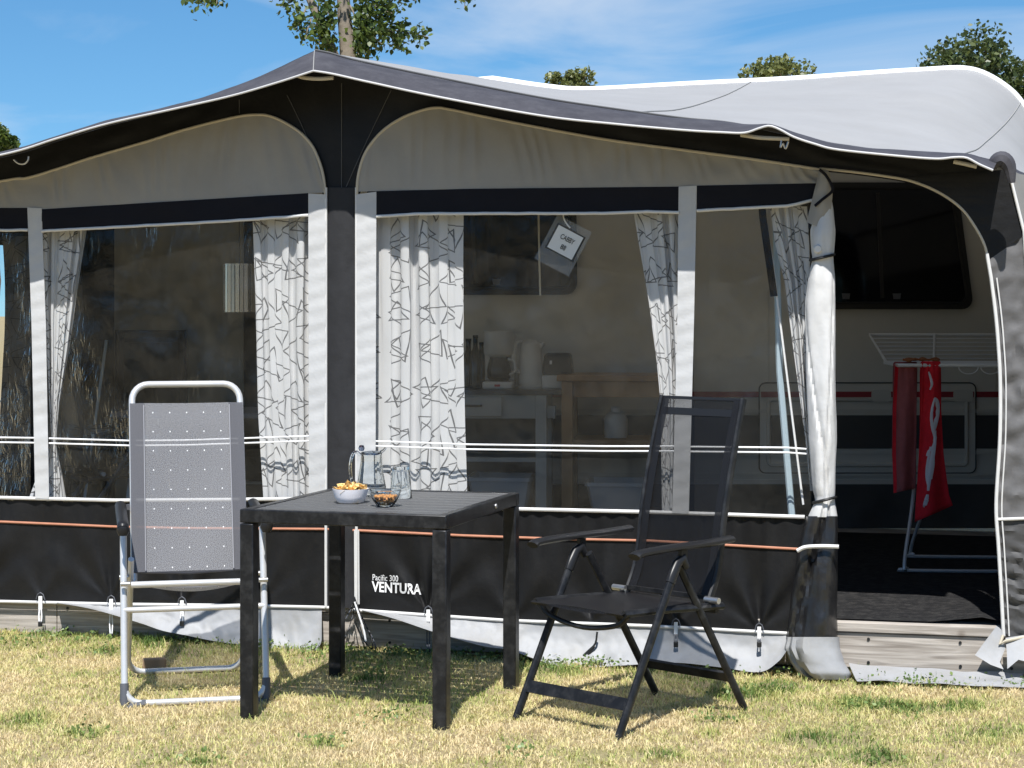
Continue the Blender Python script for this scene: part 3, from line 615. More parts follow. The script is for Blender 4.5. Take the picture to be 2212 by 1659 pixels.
def treeline():
    # unseen trees added behind the camera to darken what the window film mirrors
    C = []
    for i in range(90):
        x = rng.uniform(-60, 60); y = -34 + rng.uniform(-4, 4); h = rng.uniform(5, 9); r = rng.uniform(1.6, 3.0); k = 130
        u = rng.normal(size=(k, 3)); u /= np.linalg.norm(u, axis=1)[:, None]; C.append(np.array([x, y, h * .55]) + u * np.array([r, r, h * .5]) * rng.uniform(.6, 1, (k, 1)))
    o = leaf_mesh('reflection_trees', np.concatenate(C), 0.75, LEAFD); stuff(o, 'unseen line of trees behind the camera, added to darken reflections', 'wood')
treeline()

# ================================================================== CARAVAN
RAIL_R = [(1064, 172), (1180, 189), (1270, 195), (1480, 184), (1700, 173), (1900, 159), (2000, 153), (2080, 150), (2130, 163), (2180, 195), (2212, 232), (2255, 300), (2285, 400)]
RAIL_L = [(1064, 172), (900, 186), (700, 198), (520, 204), (450, 222), (370, 275), (300, 350), (262, 440)]
def build_caravan():
    base = PC(1300, 1100); base.z = 0.0
    t = thing('caravan', 'cream caravan with dark windows and red stripe behind the awning', 'caravan', tuple(base))
    sideL = [(255, 700), (250, 1043)]; sideR = [(2298, 600), (2302, 1043)]
    outline = sideL[::-1] + smooth_poly(RAIL_L[::-1], 40)[:-1] + smooth_poly(RAIL_R, 60) + sideR
    front = [PC(x, y + 6) for x, y in outline]
    depth = Vector((0.09, 1.0, 0)).normalized() * 2.15
    mb = MB().slab(front, depth); part(mb, 'body', CARAV, t, smooth=False)
    mb = MB().tube([PC(x, y, 0.02) for x, y in smooth_poly(RAIL_L[::-1], 40)[:-1] + smooth_poly(RAIL_R, 60) + [(2300, 700), (2302, 1000)]], 0.022, 8); part(mb, 'awning_rail', RAILW, t)
    def rrect(x0, y0, x1, y1, r, k=6, skew=0):
        pts = []
        for cx, cy, a0 in ((x1 - r, y0 + r, -90), (x1 - r, y1 - r, 0), (x0 + r, y1 - r, 90), (x0 + r, y0 + r, 180)):
            for i in range(k + 1):
                a = R(a0 + 90 * i / k); x = cx + r * math.cos(a); y = cy + r * math.sin(a); pts.append((x + skew * (y - y0) / (y1 - y0), y))
        return pts
    for (x0, y0, x1, y1, sk) in ((1725, 394, 2068, 668, 36), (790, 400, 1245, 637, 2)):
        o = rrect(x0, y0, x1, y1, 26, skew=sk)
        w = part(MB().slab([PC(x, y, 0.035) for x, y in o], Vector((0, 0.034, 0))), 'window', BLACKF, t, smooth=False)
        i_ = rrect(x0 + 16, y0 + 16, x1 - 16, y1 - 16, 20, skew=sk)
        part(MB().slab([PC(x, y, 0.042) for x, y in i_], Vector((0, 0.006, 0))), 'pane', TINT, w, smooth=False)
        f = rrect(x0 + 14, y0 + 12, x1 - 14, y1 - 14, 20, skew=sk)
        part(MB().tube([PC(x, y, 0.043) for x, y in f], 0.006, 6, closed=True), 'frame', BPLAST, w)
        for fx in (.30, .62):
            lx_ = x0 + (x1 - x0) * fx; part(MB().slab([PC(lx_ - 9, y1 - 34, .050), PC(lx_ + 9, y1 - 34, .050), PC(lx_ + 7, y1 - 22, .050), PC(lx_ - 7, y1 - 22, .050)], Vector((0, .010, 0))), 'catch', GREYPL, w, smooth=False)
        mx_ = (x0 + x1) / 2; part(MB().slab([PC(mx_ - 4, y0 + 22, .047), PC(mx_ + 4, y0 + 22, .047), PC(mx_ + 14, y1 - 24, .047), PC(mx_ + 6, y1 - 24, .047)], Vector((0, .006, 0))), 'divider', BPLAST, w, smooth=False)
    for xj in (760, 1420, 1660, 2150):
        part(MB().tube([PC(xj, 230, .001), PC(xj, 842, .001)], .0035, 6), 'panel_joint', CARAVT, t)
    def sheet(x0, x1, y0, y1, off, m, name, par=t, dy=0):
        part(MB().slab([PC(x0, y0, off), PC(x1, y0 + dy, off), PC(x1, y1 + dy, off), PC(x0, y1, off)], Vector((0, off - 0.001, 0))), name, m, par, smooth=False)
    for segx in ((256, 1180), (1180, 2298)):
        sheet(segx[0], segx[1], 846, 858, 0.004, REDST, 'red_stripe'); sheet(segx[0], segx[1], 897, 969, 0.004, DARKST, 'grey_stripe')
    for y, h in ((884, 8), (973, 9), (1022, 7), (1036, 10)):
        sheet(256, 2298, y, y + h, 0.014, CARAVT, 'trim_moulding')
    # service hatch
    hx0, hx1, hy0, hy1 = 1640, 2108, 827, 1022
    o = rrect(hx0, hy0, hx1, hy1, 14)
    h = part(MB().slab([PC(x, y, 0.010) for x, y in o], Vector((0, 0.004, 0))), 'service_hatch', CARAV, t, smooth=False)
    part(MB().tube([PC(x, y, 0.012) for x, y in o], 0.0035, 6, closed=True), 'hatch_seal', BLACKF, h)
    i_ = rrect(hx0 + 20, hy0 + 36, hx1 - 20, hy1 - 18, 8)
    part(MB().tube([PC(x, y, 0.014) for x, y in i_], 0.012, 6, closed=True), 'hatch_rib', CARAVT, h)
    part(MB().slab([PC(hx0 + 22, 897, .0145), PC(hx1 - 24, 897, .0145), PC(hx1 - 24, 969, .0145), PC(hx0 + 22, 969, .0145)], Vector((0, .003, 0))), 'grey_stripe', DARKST, h, smooth=False)
    part(MB().slab([PC(hx0 + 4, 846, .0145), PC(hx1 - 4, 846, .0145), PC(hx1 - 4, 858, .0145), PC(hx0 + 4, 858, .0145)], Vector((0, .003, 0))), 'red_stripe', REDST, h, smooth=False)
    for cx in (1904, 2081):
        o = rrect(cx - 21, 842, cx + 21, 868, 8)
        l = part(MB().slab([PC(x, y, 0.024) for x, y in o], Vector((0, 0.012, 0))), 'hatch_lock', CARAVT, h, smooth=False)
        c = PC(cx, 857, 0.024); part(MB().lathe([(0.0, -0.004), (0.011, -0.004), (0.011, 0.004), (0.0, 0.004)], 12), 'lock_cylinder', BLACKF, l).location = Vector(l.location) * 0 + c - t.location - l.location + (t.location if False else Vector((0, 0, 0)))
    # entrance door seen through the left window; a black slab paints its shaded opening
    o = rrect(527, 470, 700, 1040, 14)
    part(MB().slab([PC(x, y, 0.02) for x, y in o], Vector((0, 0.02, 0))), 'doorway', BLACKF, t, smooth=False)
    o = rrect(262, 470, 300, 1000, 6)
    part(MB().tube([PC(x, y, 0.012) for x, y in rrect(250, 480, 522, 1030, 10)], 0.007, 6, closed=True), 'door_frame', CARAVT, t)
    # skirt down to the deck
    def dsp(x, y, v): return 0.02 + 0.02 * v * math.sin(x * 0.045) + 0.015 * nz(x * 0.02, v * 2) * v
    part(xpanel(255, 2296, [(0, 1046), (2300, 1046)], [(0, 1143), (2300, 1141)], 160, 8, 0.0, dsp, PC), 'skirt', SKIRT, t)
    # wheels stand behind the skirt
    for xw in (900, 1120):
        c = PC(xw, 1100, -0.25); c.z = 0.325
        w = MB(); prof = [(0.10, -.09), (0.19, -.09), (0.20, -.07), (0.30, -.09), (0.325, -.06), (0.325, .06), (0.30, .09), (0.20, .07), (0.19, .09), (0.10, .09)]
        w.lathe(prof, 24, capb=True); M = Matrix.Rotation(R(90), 3, 'X'); w.v = [tuple(M @ Vector(v) + c) for v in w.v]; part(w, 'wheel', BLACKR, t)
build_caravan()

# ================================================================== DECK
def build_deck():
    base = TX(-0.6, 0); t = thing('wooden_deck', 'weathered grey plank deck the awning stands on', 'deck', tuple(base))
    xl, xr = -3.5, 2.35
    def plank(x0, x1, z0, z1, off0, off1, name='plank'):
        a = [TX(x0, z0, off0), TX(x1, z0, off0), TX(x1, z1, off0), TX(x0, z1, off0)]
        bv = Vector((0.233, 0.972, 0)) * (off0 - off1); part(MB().slab(a, bv), name, PLANK, t, smooth=False, bevel=0.003)
    for x0, x1 in ((xl, -1.95), (-1.947, 0.35), (0.353, xr)):
        plank(x0, x1, 0.162, 0.199, -0.010, -0.13)
        plank(x0 + 0.0, x1, 0.022, 0.158, -0.022, -0.045)
        plank(x0, x1, -0.10, 0.012, -0.034, -0.055)
    for i in range(24):
        o0 = -0.134 - i * 0.134; a0, a1 = (xl + i * .031, xr + .035 * i)
        plank(a0, a1, 0.162, 0.198, o0, o0 - 0.13)
    # screws on the fascia
    for X in (-2.9, -2.3, -1.9, -1.2, -0.5, 0.3, 0.9, 1.38, 1.72, 1.90):
        for z in (0.045, 0.135):
            m = MB().lathe([(0, 0), (.006, 0), (.006, .003), (0, .003)], 10).build('screw', BLACKR, t); m.matrix_local = Matrix.Translation(TX(X + .01 * nz(X * 9, z), z, -0.0205) - t.location) @ Matrix.Rotation(R(90), 4, 'X')
build_deck()
# carpet on the deck
def build_carpet():
    rows = []
    x0, x1 = -3.3, 2.25
    for j in range(25):
        v = j / 24; row = []
        for i in range(61):
            u = i / 60; X = x0 + (x1 - x0) * u; p = TX(X, 0.2055, -0.05 - v * 3.1) ; p = TX(X, 0.2055, 0) + Vector((0.233, 0.972, 0)) * (0.05 + v * 3.0)
            z = 0.2055 + 0.003 * abs(nz(X * 4, v * 9))
            # turned-up corner at the doorway's right side
            if j < 4 and 1.60 < X < 2.05: z += 0.025 * (1 - j / 4) * math.exp(-((X - 1.78) / 0.10) ** 2)
            p.z = z; row.append(p)
        rows.append(row)
    o = MB().grid(rows).build('carpet', CARPET, solid=0.0); tag(o, 'black carpet with sandy specks covering the awning floor', 'carpet')
build_carpet()

# ================================================================== AWNING
FL = [(-549, 425), (-300, 385), (0, 341), (130, 303), (233, 272), (377, 237), (440, 219), (500, 193), (600, 148), (645, 126), (680, 110)]
FR = [(680, 110), (715, 117), (774, 133), (950, 170), (1170, 213), (1320, 236), (1474, 257), (1560, 265), (1640, 279), (1720, 296), (1808, 318), (1930, 330), (2042, 338), (2100, 344), (2165, 354)]
FALL = FL + FR[1:]
EL = [(-575, 432), (-300, 390), (0, 335), (120, 300), (233, 267), (377, 235), (500, 207), (600, 178), (677, 153)]
ER = [(677, 153), (720, 160), (800, 178), (950, 210), (1170, 250), (1320, 267), (1475, 281), (1560, 286), (1608, 287), (1640, 277), (1662, 272), (1685, 280), (1715, 296), (1760, 311), (1808, 323), (1930, 336), (2020, 343), (2060, 340), (2088, 341), (2115, 355), (2145, 368)]
EALL = EL + ER[1:]
ARCH_L = smooth_poly([(-549, 520), (-300, 455), (0, 392), (60, 384), (130, 363), (200, 340), (320, 305), (400, 280), (500, 255), (550, 248), (590, 253), (640, 280), (672, 312), (690, 350), (699, 385), (703, 422)], 150)
ARCH_R = smooth_poly([(771, 422), (773, 385), (783, 345), (800, 313), (830, 280), (870, 254), (910, 239), (940, 233), (975, 237), (1100, 263), (1300, 300), (1475, 324), (1640, 346), (1770, 366)], 150)
DOORARCH = smooth_poly([(1770, 364), (1840, 371), (1908, 380), (1968, 391), (2025, 414), (2072, 446), (2102, 483), (2128, 533), (2142, 600)], 60)
BAND_TOP = [(-549, 480), (0, 449), (60, 449), (90, 452), (667, 417), (812, 413), (1000, 408), (1467, 403), (1505, 401), (1745, 396), (1790, 396)]
BAND_BOT = [(-549, 525), (0, 497), (60, 497), (90, 499), (300, 488), (500, 477), (667, 465), (812, 468), (900, 462), (1100, 461), (1300, 461), (1400, 457), (1467, 459), (1505, 455), (1700, 445), (1760, 432), (1790, 430)]
LW_TOP = [(-549, 1062), (0, 1075), (250, 1081), (520, 1079), (705, 1077), (770, 1082), (1090, 1099), (1400, 1106), (1745, 1117)]
LW_BOT = [(-549, 1286), (0, 1297), (250, 1303), (520, 1306), (705, 1310), (770, 1316), (1090, 1338), (1400, 1350), (1700, 1366), (1745, 1369)]
PEGS = [(-160, 1290), (-60, 1293), (87, 1296), (240, 1302), (393, 1305), (560, 1307), (925, 1325), (1110, 1339), (1280, 1345), (1460, 1352), (1640, 1362)]
def wall_disp(x, y, v=None):
    yt = interp(LW_TOP, x); yb = interp(LW_BOT, x); v = (y - yt) / max(1, yb - yt)
    o = 0.010 * nz(x * 0.006, v * 1.2, 3) * math.sin(math.pi * min(1, max(0, v)))
    o += 0.0045 * math.sin(x * 0.16 + 3 * nz(x * 0.02, 1.0)) * (1 - v) ** 2.0       # gathers under the window hem
    for xp, yp in PEGS:
        dx = x - xp; dy = yp - y
        if dy < -20 or abs(dx) > 190: continue
        ang = math.atan2(dx, max(dy, 1)); w = math.exp(-(ang / 0.75) ** 2) * math.exp(-((dy - 55) / 105) ** 2) * min(1, max(0, dy / 25))
        o += 0.021 * (0.3 + 0.7 * abs(math.sin(xp * 1.7))) * w * math.cos(ang * (7 + 3 * math.sin(xp)) + math.sin(xp * .7) * 3)
    return o
AW = None
def build_awning():
    global AW
    base = TX(-0.8, 0.2); t = AW = thing('awning', 'grey and charcoal caravan awning tent with clear windows and rolled-up door', 'awning', tuple(base))
    # ---------------- roof
    def half(Fp, Rp, n, m):
        f = resample(smooth_poly(Fp, 60), n + 1); r = resample(smooth_poly(Rp, 60), n + 1); rows = []
        for j in range(m + 1):
            v = j / m; row = []
            for i in range(n + 1):
                a = PT(*f[i], 0.0); b = PC(*r[i], 0.025); p = a.lerp(b, v); u = i / n
                p.z -= 0.045 * math.sin(math.pi * v) * math.sin(math.pi * min(1, u * 1.05)) ; p.z += 0.008 * nz(p.x * 1.5, p.y * 1.5)
                row.append(p)
            rows.append(row)
        return rows
    rowsL = half(FL[::-1], RAIL_L, 50, 20); rowsR = half(FR, RAIL_R, 90, 20)
    rows = [l[::-1][:-1] + r for l, r in zip(rowsL, rowsR)]
    roof = part(MB().grid(rows), 'roof', ROOFM, t, auto=False)
    f_ = resample(smooth_poly(FR, 60), 91); r_ = resample(smooth_poly(RAIL_R, 60), 91)
    for xf, xr in ((1392, 1622), (2064, 2206)):
        a = min(range(91), key=lambda k: abs(f_[k][0] - xf)); b = min(range(91), key=lambda k: abs(r_[k][0] - xr)); pts = []
        for k in range(41):
            v = k / 40; jj = v * 20; ii = a + (b - a) * v; j0 = min(19, int(jj)); i0 = min(89, int(ii)); fv = jj - j0; fu = ii - i0
            p = (rowsR[j0][i0] * (1 - fu) + rowsR[j0][i0 + 1] * fu) * (1 - fv) + (rowsR[j0 + 1][i0] * (1 - fu) + rowsR[j0 + 1][i0 + 1] * fu) * fv; pts.append(p + Vector((0, -.002, .003)))
        part(MB().tube(pts, 0.0026, 5), 'seam', SEAMR, roof)
    # ---------------- overhang along the front
    def overhang(Fp, Ep, n):
        f = resample(smooth_poly(Fp, 90), n + 1); e = smooth_poly(Ep, 160); e = resample(e, n + 1); rows = []
        for j in range(9):
            v = j / 8; row = []
            for i in range(n + 1):
                a = PT(*f[i], 0.0); b = PT(*e[i], 0.35); p = a.lerp(b, v); p.z += 0.018 * math.sin(math.pi * v) ; p.z += 0.006 * nz(p.x * 7, v * 2) * math.sin(math.pi * v)
                row.append(p)
            rows.append(row)
        return rows
    oL = overhang(FL, EL, 90); oR = overhang(FR, ER, 170)
    ov = part(MB().grid([a[:-1] + b for a, b in zip(oL, oR)]), 'roof_overhang', FADED, t, auto=False)
    part(MB().tube(oL[-1][:-1] + oR[-1], 0.0045, 8), 'edge_piping', mat('grey_white_piping', (0.50, 0.49, 0.48), 0.55), ov)
    part(MB().tube([oL[i][-1] + Vector((0, -.003, .002)) for i in range(9)], 0.002, 5), 'seam', SEAMR, ov)
    part(MB().tube([p + Vector((0, -.004, .004)) for p in oR[0]], 0.004, 6), 'seam', SEAMM, ov)
    # curved tension poles peeping out under the edge
    for pl in ([(640, 163), (660, 168), (690, 170), (720, 168)], [(1600, 291), (1640, 297), (1680, 299), (1705, 300)], [(2060, 349), (2085, 354), (2110, 360)]):
        part(MB().tube([PT(x, y, 0.30) for x, y in smooth_poly(pl, 20)], 0.008, 8), 'tension_pole', BEIGEP, t)
    for pl in ([(30, 345), (40, 353), (52, 354), (60, 347), (62, 338)], [(1688, 303), (1686, 318), (1692, 310), (1697, 321), (1703, 306)]):
        part(MB().tube([PT(x, y, 0.30) for x, y in smooth_poly(pl, 20)], 0.004, 6), 'hook', STEEL, t)
    # ---------------- gable (dark)
    GB = [(-549, 540), (0, 412), (60, 402), (200, 360), (320, 325), (400, 300), (500, 275), (550, 268), (590, 272), (630, 296), (660, 326), (680, 364), (690, 400), (696, 425), (778, 425), (786, 385), (800, 345), (815, 320), (840, 295), (875, 272), (940, 253), (975, 257), (1100, 283), (1300, 320), (1475, 344), (1640, 362), (1770, 372)] + [p for p in DOORARCH[3:]] + [(2150, 640)]
    def gd(x, y, v): return 0.008 * math.sin(math.pi * v) * nz(x * 0.012, v * 2, 5)
    part(xpanel(-549, 2142, FALL, GB, 330, 12, -0.001, gd), 'gable_panel', CHAR, t)
    part(piping(DOORARCH, 0.0055, 0.004), 'door_piping', BEIGEP, t)
    part(MB().grid([[PT(x, y + dy, 0.004 - dy * .0002) for x, y in DOORARCH] for dy in (-8, 0, 6)]), 'door_hem', BAND, t)
    for pl in ([(620, 205), (660, 290), (700, 400)], [(738, 180), (738, 300), (738, 410)], [(845, 195), (790, 310), (745, 410)], [(517, 215), (517, 245)], [(2140, 365), (2105, 420), (2085, 450)]):
        part(piping(pl, 0.0016, 0.003, n=20), 'seam', SEAMM, t)
    # ---------------- friezes (light)
    def frd(x, y, v): return 0.010 * math.sin(math.pi * v) * nz(x * 0.010, v, 8) + (0.0035 + 0.006 * max(0, nz(x * 0.007, 3.3))) * math.sin(math.pi * v ** .7) * math.sin(x * 0.16 - v * 2.5 + 7 * nz(x * 0.014, v * .5))
    fl = part(xpanel(-549, 703, ARCH_L, BAND_TOP, 420, 16, 0.016, frd), 'frieze_panel', LIGHT, t); part(piping(ARCH_L, 0.006, 0.015, n=160), 'frieze_piping', BEIGEP, fl)
    fr = part(xpanel(771, 1790, ARCH_R + [(1790, 369)], BAND_TOP, 420, 16, 0.016, frd), 'frieze_panel', LIGHT, t); part(piping(ARCH_R, 0.006, 0.015, n=160), 'frieze_piping', BEIGEP, fr)
    # ---------------- dark bands under the friezes
    def bd(x, y, v): return 0.004 * nz(x * 0.01, v, 2) 
    for x0, x1 in ((-549, 60), (90, 666), (813, 1467), (1505, 1775)):
        b = part(xpanel(x0, x1, BAND_TOP, BAND_BOT, 80, 4, 0.018, bd), 'window_band', BAND, t)
        pl = [(x, interp(BAND_BOT, x) + 1.2 * nz(x * .03, 1)) for x in np.linspace(x0, x1, 40)]
        part(piping(pl, 0.0065, 0.022, n=80), 'band_piping', WHITEP, b)
    # ---------------- window panes
    def wd(x, y, v): return 0.012 * nz(x * 0.008, y * 0.006, 6) * math.sin(math.pi * v) + 0.005 * nz(x * 0.03, y * 0.02, 1)
    for x0, x1 in ((-549, 66), (88, 672), (808, 1472), (1500, 1752)):
        part(xpanel(x0, x1, [(x, y - 6) for x, y in BAND_BOT], [(x, y + 6) for x, y in LW_TOP], 70, 50, 0.002, wd), 'window_pane', PVC, t)
    # ---------------- pale strips beside the windows, mid posts
    def sd(u, v): return 0.004 * nz(u, v * 9) + 0.0022 * math.sin(v * 120 + u * 2) * (0.4 + 0.6 * nz(v * 8, 3) ** 2)
    for L_, R_ in (([(666, 418), (667, 1078)], [(704, 420), (704, 1078)]), ([(770, 420), (771, 1082)], [(813, 414), (811, 1084)]),
                   ([(59, 448), (68, 700), (76, 1076)], [(90, 450), (99, 700), (106, 1078)]), ([(1466, 403), (1463, 700), (1452, 1108)], [(1505, 401), (1499, 700), (1488, 1110)])):
        part(qpanel(L_, R_, 110, 6, 0.020, sd), 'window_border', STRIP, t)
    # ---------------- centre post
    def pd(u, v): return 0.018 * math.sin(math.pi * u) + 0.004 * nz(u * 3, v * 10) + 0.003 * nz(u * 6, v * 30)
    part(qpanel([(706, 405), (705, 700), (706, 1311)], [(769, 405), (769, 700), (768, 1314)], 80, 10, 0.004, pd), 'post_sleeve', POSTM, t)
    for xx in (704, 770):
        part(MB().tube([PT(xx, y, 0.014) for y in np.linspace(405, 1312, 30)], 0.006, 8), 'post_piping', WHITEP, t)
    part(MB().tube([PT(738, y, -0.035) for y in (150, 1262)], 0.014, 10), 'post_pole', STEEL, t)
    # ---------------- lower wall
    for x0, x1 in ((-549, 712), (762, 1738)):
        lw = part(xpanel(x0, x1, LW_TOP, LW_BOT, 260, 40, 0.003, wall_disp), 'lower_wall', CHAR, t, auto=False)
        xs = np.linspace(x0, x1, 60)
        part(piping([(x, interp(LW_TOP, x)) for x in xs], 0.0075, 0.012, n=120), 'sill_piping', WHITEP, lw)
        part(piping([(x, interp(LW_BOT, x) + 2) for x in xs], 0.0065, 0.010, n=120, disp=lambda x, y: 0.8 * wall_disp(x, y - 6)), 'hem_piping', WHITEP, lw)
        oy = [(-549, 1118), (0, 1127), (140, 1133), (250, 1138), (400, 1141), (706, 1143), (775, 1146), (1000, 1157), (1200, 1164), (1400, 1168), (1720, 1186), (1750, 1187)]
        part(piping([(x, interp(oy, x)) for x in xs], 0.0055, 0.006, n=160, disp=wall_disp), 'orange_piping', ORANGE, lw)
        if x0 > 0:
            for s, x, y, h, slope, bold in (('VENTURA', 804, 1277, 30.5, 0.065, 0.028), ('Pacific 300', 804, 1253, 18.5, 0.06, 0.006)):
                cu = bpy.data.curves.new('lettering', 'FONT'); cu.body = s; cu.size = 1.0; cu.offset = bold; cu.space_character = 1.02
                to = bpy.data.objects.new('lettering', cu); COL.objects.link(to); me = bpy.data.meshes.new_from_object(to); bpy.data.objects.remove(to)
                vs_ = [v.co.copy() for v in me.vertices]; w = max(v.x for v in vs_)
                k = 106.0 / w if s == 'VENTURA' else 56.0 / w; kv = h if s == 'VENTURA' else h
                mb = MB(); mb.v = []
                for v in vs_:
                    px = x + v.x * k; py = y - v.y * kv + (px - x) * slope; mb.v.append(tuple(PT(px, py, 0.0062 + wall_disp(px, py))))
                mb.f = [tuple(p.vertices) for p in me.polygons]; part(mb, 'lettering', TEXTW, lw, smooth=False)
    # white zip cords beside the post
    for xx in (766, 774): part(MB().tube([PT(xx + 0.006 * (y - 1100), y, 0.016) for y in np.linspace(1145, 1305, 12)], 0.0035, 6), 'zip_cord', WHITEP, t)
    # ---------------- double cords across the windows
    for pts in ([(-549, 938), (0, 945), (75, 946)], [(106, 947), (280, 952), (400, 951), (667, 942)], [(812, 953), (1005, 960), (1300, 964), (1458, 964)], [(1492, 965), (1700, 967), (1742, 970)]):
        for dy in (0, 10.5):
            part(MB().tube([PT(x, y + dy, 0.016) for x, y in resample(pts, 30)], 0.0036, 6), 'window_cord', CORD, t)
    # ---------------- mud flaps
    def flap(tops, bots, x0, x1, lean, seed, name='mud_flap'):
        def fd(x, y, v): return 0.006 + lean * v * v + 0.03 * v * nz(x * 0.012, v * 1.3, seed) + 0.016 * (abs(nz(x * 0.03, v * 2.2, seed + 2)) - .2) * v + 0.0025 * nz(x * .08, v * 5, seed) * min(1, 3 * v)
        part(xpanel(x0, x1, tops, bots, 200, 22, 0.0, fd), name, FLAP, t)
    flap([(x, interp(LW_BOT, x)) for x in np.linspace(120, 696, 30)], smooth_poly([(120, 1302), (200, 1316), (300, 1345), (350, 1362), (400, 1372), (470, 1386), (560, 1398), (600, 1408), (640, 1418), (670, 1416), (690, 1395), (696, 1380)], 60), 122, 695, 0.07, 1)
    flap([(x, interp(LW_BOT, x)) for x in np.linspace(780, 1700, 30)], smooth_poly([(780, 1318), (850, 1336), (940, 1366), (1040, 1395), (1100, 1404), (1160, 1425), (1210, 1440), (1250, 1443), (1400, 1434), (1470, 1432), (1560, 1442), (1640, 1452), (1680, 1430), (1700, 1405)], 80), 782, 1698, 0.09, 5)
    # ---------------- peg straps
    for xp, yp in PEGS[2:]:
        if xp in (560, 1280): continue
        L_ = {87: 52, 240: 72, 393: 42, 925: 82, 1110: 35, 1460: 40, 1640: 30}.get(xp, 45)
        b = part(MB().slab([PT(xp - 4, yp - 8, .022), PT(xp + 4, yp - 8, .022), PT(xp + 4, yp + 20, .022), PT(xp - 4, yp + 20, .022)], (0, .004, 0)), 'peg_strap', CORD, t, smooth=False)
        part(MB().tube([PT(x, y, .024) for x, y in [(xp - 9, yp - 2), (xp - 6, yp - 12), (xp, yp - 16), (xp + 6, yp - 12), (xp + 10, yp)]], 0.0025, 6), 'strap_loop', GREYPL, b)
        for s in (-3.2, 3.2): part(MB().tube([PT(xp + s * 0.6, yp + 18, .03), PT(xp + s, yp + 22 + (L_ - 22) * .5, .045), PT(xp + s * .5, yp + L_, .055)], 0.0028, 6), 'rubber_ladder', GREYPL if xp > 900 else CORD, b)
        part(MB().box(PT(xp, yp + L_, .055), (.018, .012, .022)), 'peg_head', BLACKR, b, bevel=0.003)
    # tangle of straps and buckle at the post foot
    st = None
    for k, pl in enumerate(([(765, 1290), (772, 1310), (785, 1340), (800, 1375), (805, 1400), (795, 1395), (775, 1365), (765, 1330), (762, 1312)], [(760, 1312), (745, 1340), (733, 1370), (735, 1385), (748, 1372), (762, 1330)], [(768, 1300), (752, 1318), (738, 1330), (730, 1340)], [(770, 1318), (790, 1350), (808, 1385), (812, 1405)])):
        part(MB().tube([PT(x, y, 0.03 + 0.008 * (i % 3)) for i, (x, y) in enumerate(smooth_poly(pl, 30))], 0.005, 6, flat=0.4), 'strap', (BLACKR if k % 2 == 0 else GREYPL), t)
    part(MB().tube([PT(x, y, 0.045) for x, y in smooth_poly([(766, 1300), (776, 1330), (786, 1362), (790, 1385)], 16)], 0.004, 6), 'strap', CORD, t)
    part(MB().tube([PT(x, y, 0.05) for x, y in smooth_poly([(1290, 1365), (1286, 1390), (1272, 1405), (1252, 1425), (1264, 1424), (1284, 1396)], 16)], 0.005, 6, flat=.4), 'strap', BLACKR, t)
    # ---------------- right corner strip beside the doorway
    edge = smooth_poly([(2142, 600), (2152, 680), (2158, 750), (2162, 830), (2161, 950), (2153, 1090), (2158, 1180), (2164, 1280), (2169, 1374)], 60)
    cor = [(2178, 367), (2195, 430), (2212, 505), (2222, 620), (2230, 800), (2236, 1100), (2246, 1385)]
    def ed(u, v): return 0.020 * nz(u * 2.5 + v * 9, v * 14 - u * 2, 3) + 0.006 * nz(u * 5, v * 40, 6)
    yx = lambda poly, y: float(np.interp(y, [p[1] for p in poly], [p[0] for p in poly]))
    def strip(y0l, y0r, y1l, y1r, m, name, n, amp=1.0):
        L_ = [(yx(edge, y) if y >= 600 else yx(DOORARCH, y), y) for y in np.linspace(y0l, y1l, 20)]; R_ = [(yx(cor, y), y) for y in np.linspace(y0r, y1r, 20)]
        part(qpanel(L_, R_, n, 8, 0.006, lambda u, v: amp * ed(u, v)), name, m, t)
    strip(384, 366, 562, 508, CHAR, 'corner_top', 24, 0.12)
    strip(562, 508, 1122, 1118, GREYF, 'corner_panel', 70); strip(1122, 1118, 1374, 1392, GREYD, 'corner_lower', 40)
    part(MB().tube([PT(x - 1, y, 0.014) for x, y in [(2133, 548)] + edge], 0.007, 8), 'door_edge_piping', WHITEP, t)
    part(MB().tube([PT(x + 11, y, 0.014) for x, y in edge], 0.003, 6), 'zip', WHITEP, t)
    part(MB().tube([PT(x, y, 0.014) for x, y in ((2153, 1122), (2190, 1121), (2236, 1119))], 0.006, 8), 'sill_piping', WHITEP, t)
    part(MB().tube([PT(x, y, 0.014) for x, y in ((2140, 348), (2160, 346), (2176, 356), (2192, 420), (2212, 500), (2230, 800), (2246, 1385))], 0.006, 8), 'corner_piping', WHITEP, t)
    part(MB().tube([PT(x, y, 0.20) for x, y in smooth_poly([(2140, 366), (2150, 350), (2166, 345), (2180, 360), (2186, 395)], 16)], [0.012 + 0.02 * math.sin(i / 16 * 3.1) for i in range(17)], 8), 'corner_cap', FADED, t)
    part(MB().tube([PT(2168, 350, .2), PT(2171, 331, .2)], 0.003, 6), 'pole_spike', BLACKR, t)
    # ---------------- right side wall (outer face)
    c0 = resample(cor, 30); rows = []
    rr = resample([(2285, 400), (2296, 600), (2302, 1000), (2304, 1140)], 30)
    for j in range(30):
        a = PT(*c0[j], 0.0); b = PC(*rr[j], 0.03); rows.append([a.lerp(b, i / 20) + Vector((0.012 * nz(i * .4, j * .3), 0, 0)) for i in range(21)])
    part(MB().grid(rows[:6]), 'side_gable', LIGHT, t); part(MB().grid(rows[5:24]), 'side_wall', GREYF, t); part(MB().grid(rows[23:]), 'side_lower_wall', GREYD, t)
    # roof edge down to the side wall
    part(MB().grid([[r[-1] for r in rowsR], [rows[0][min(20, i)] for i in range(21)]]), 'side_valance', FADED, t)
    # ---------------- left side wall, seen from the inside
    A = TX(-3.43, 0); B = PC(272, 800, 0.03)
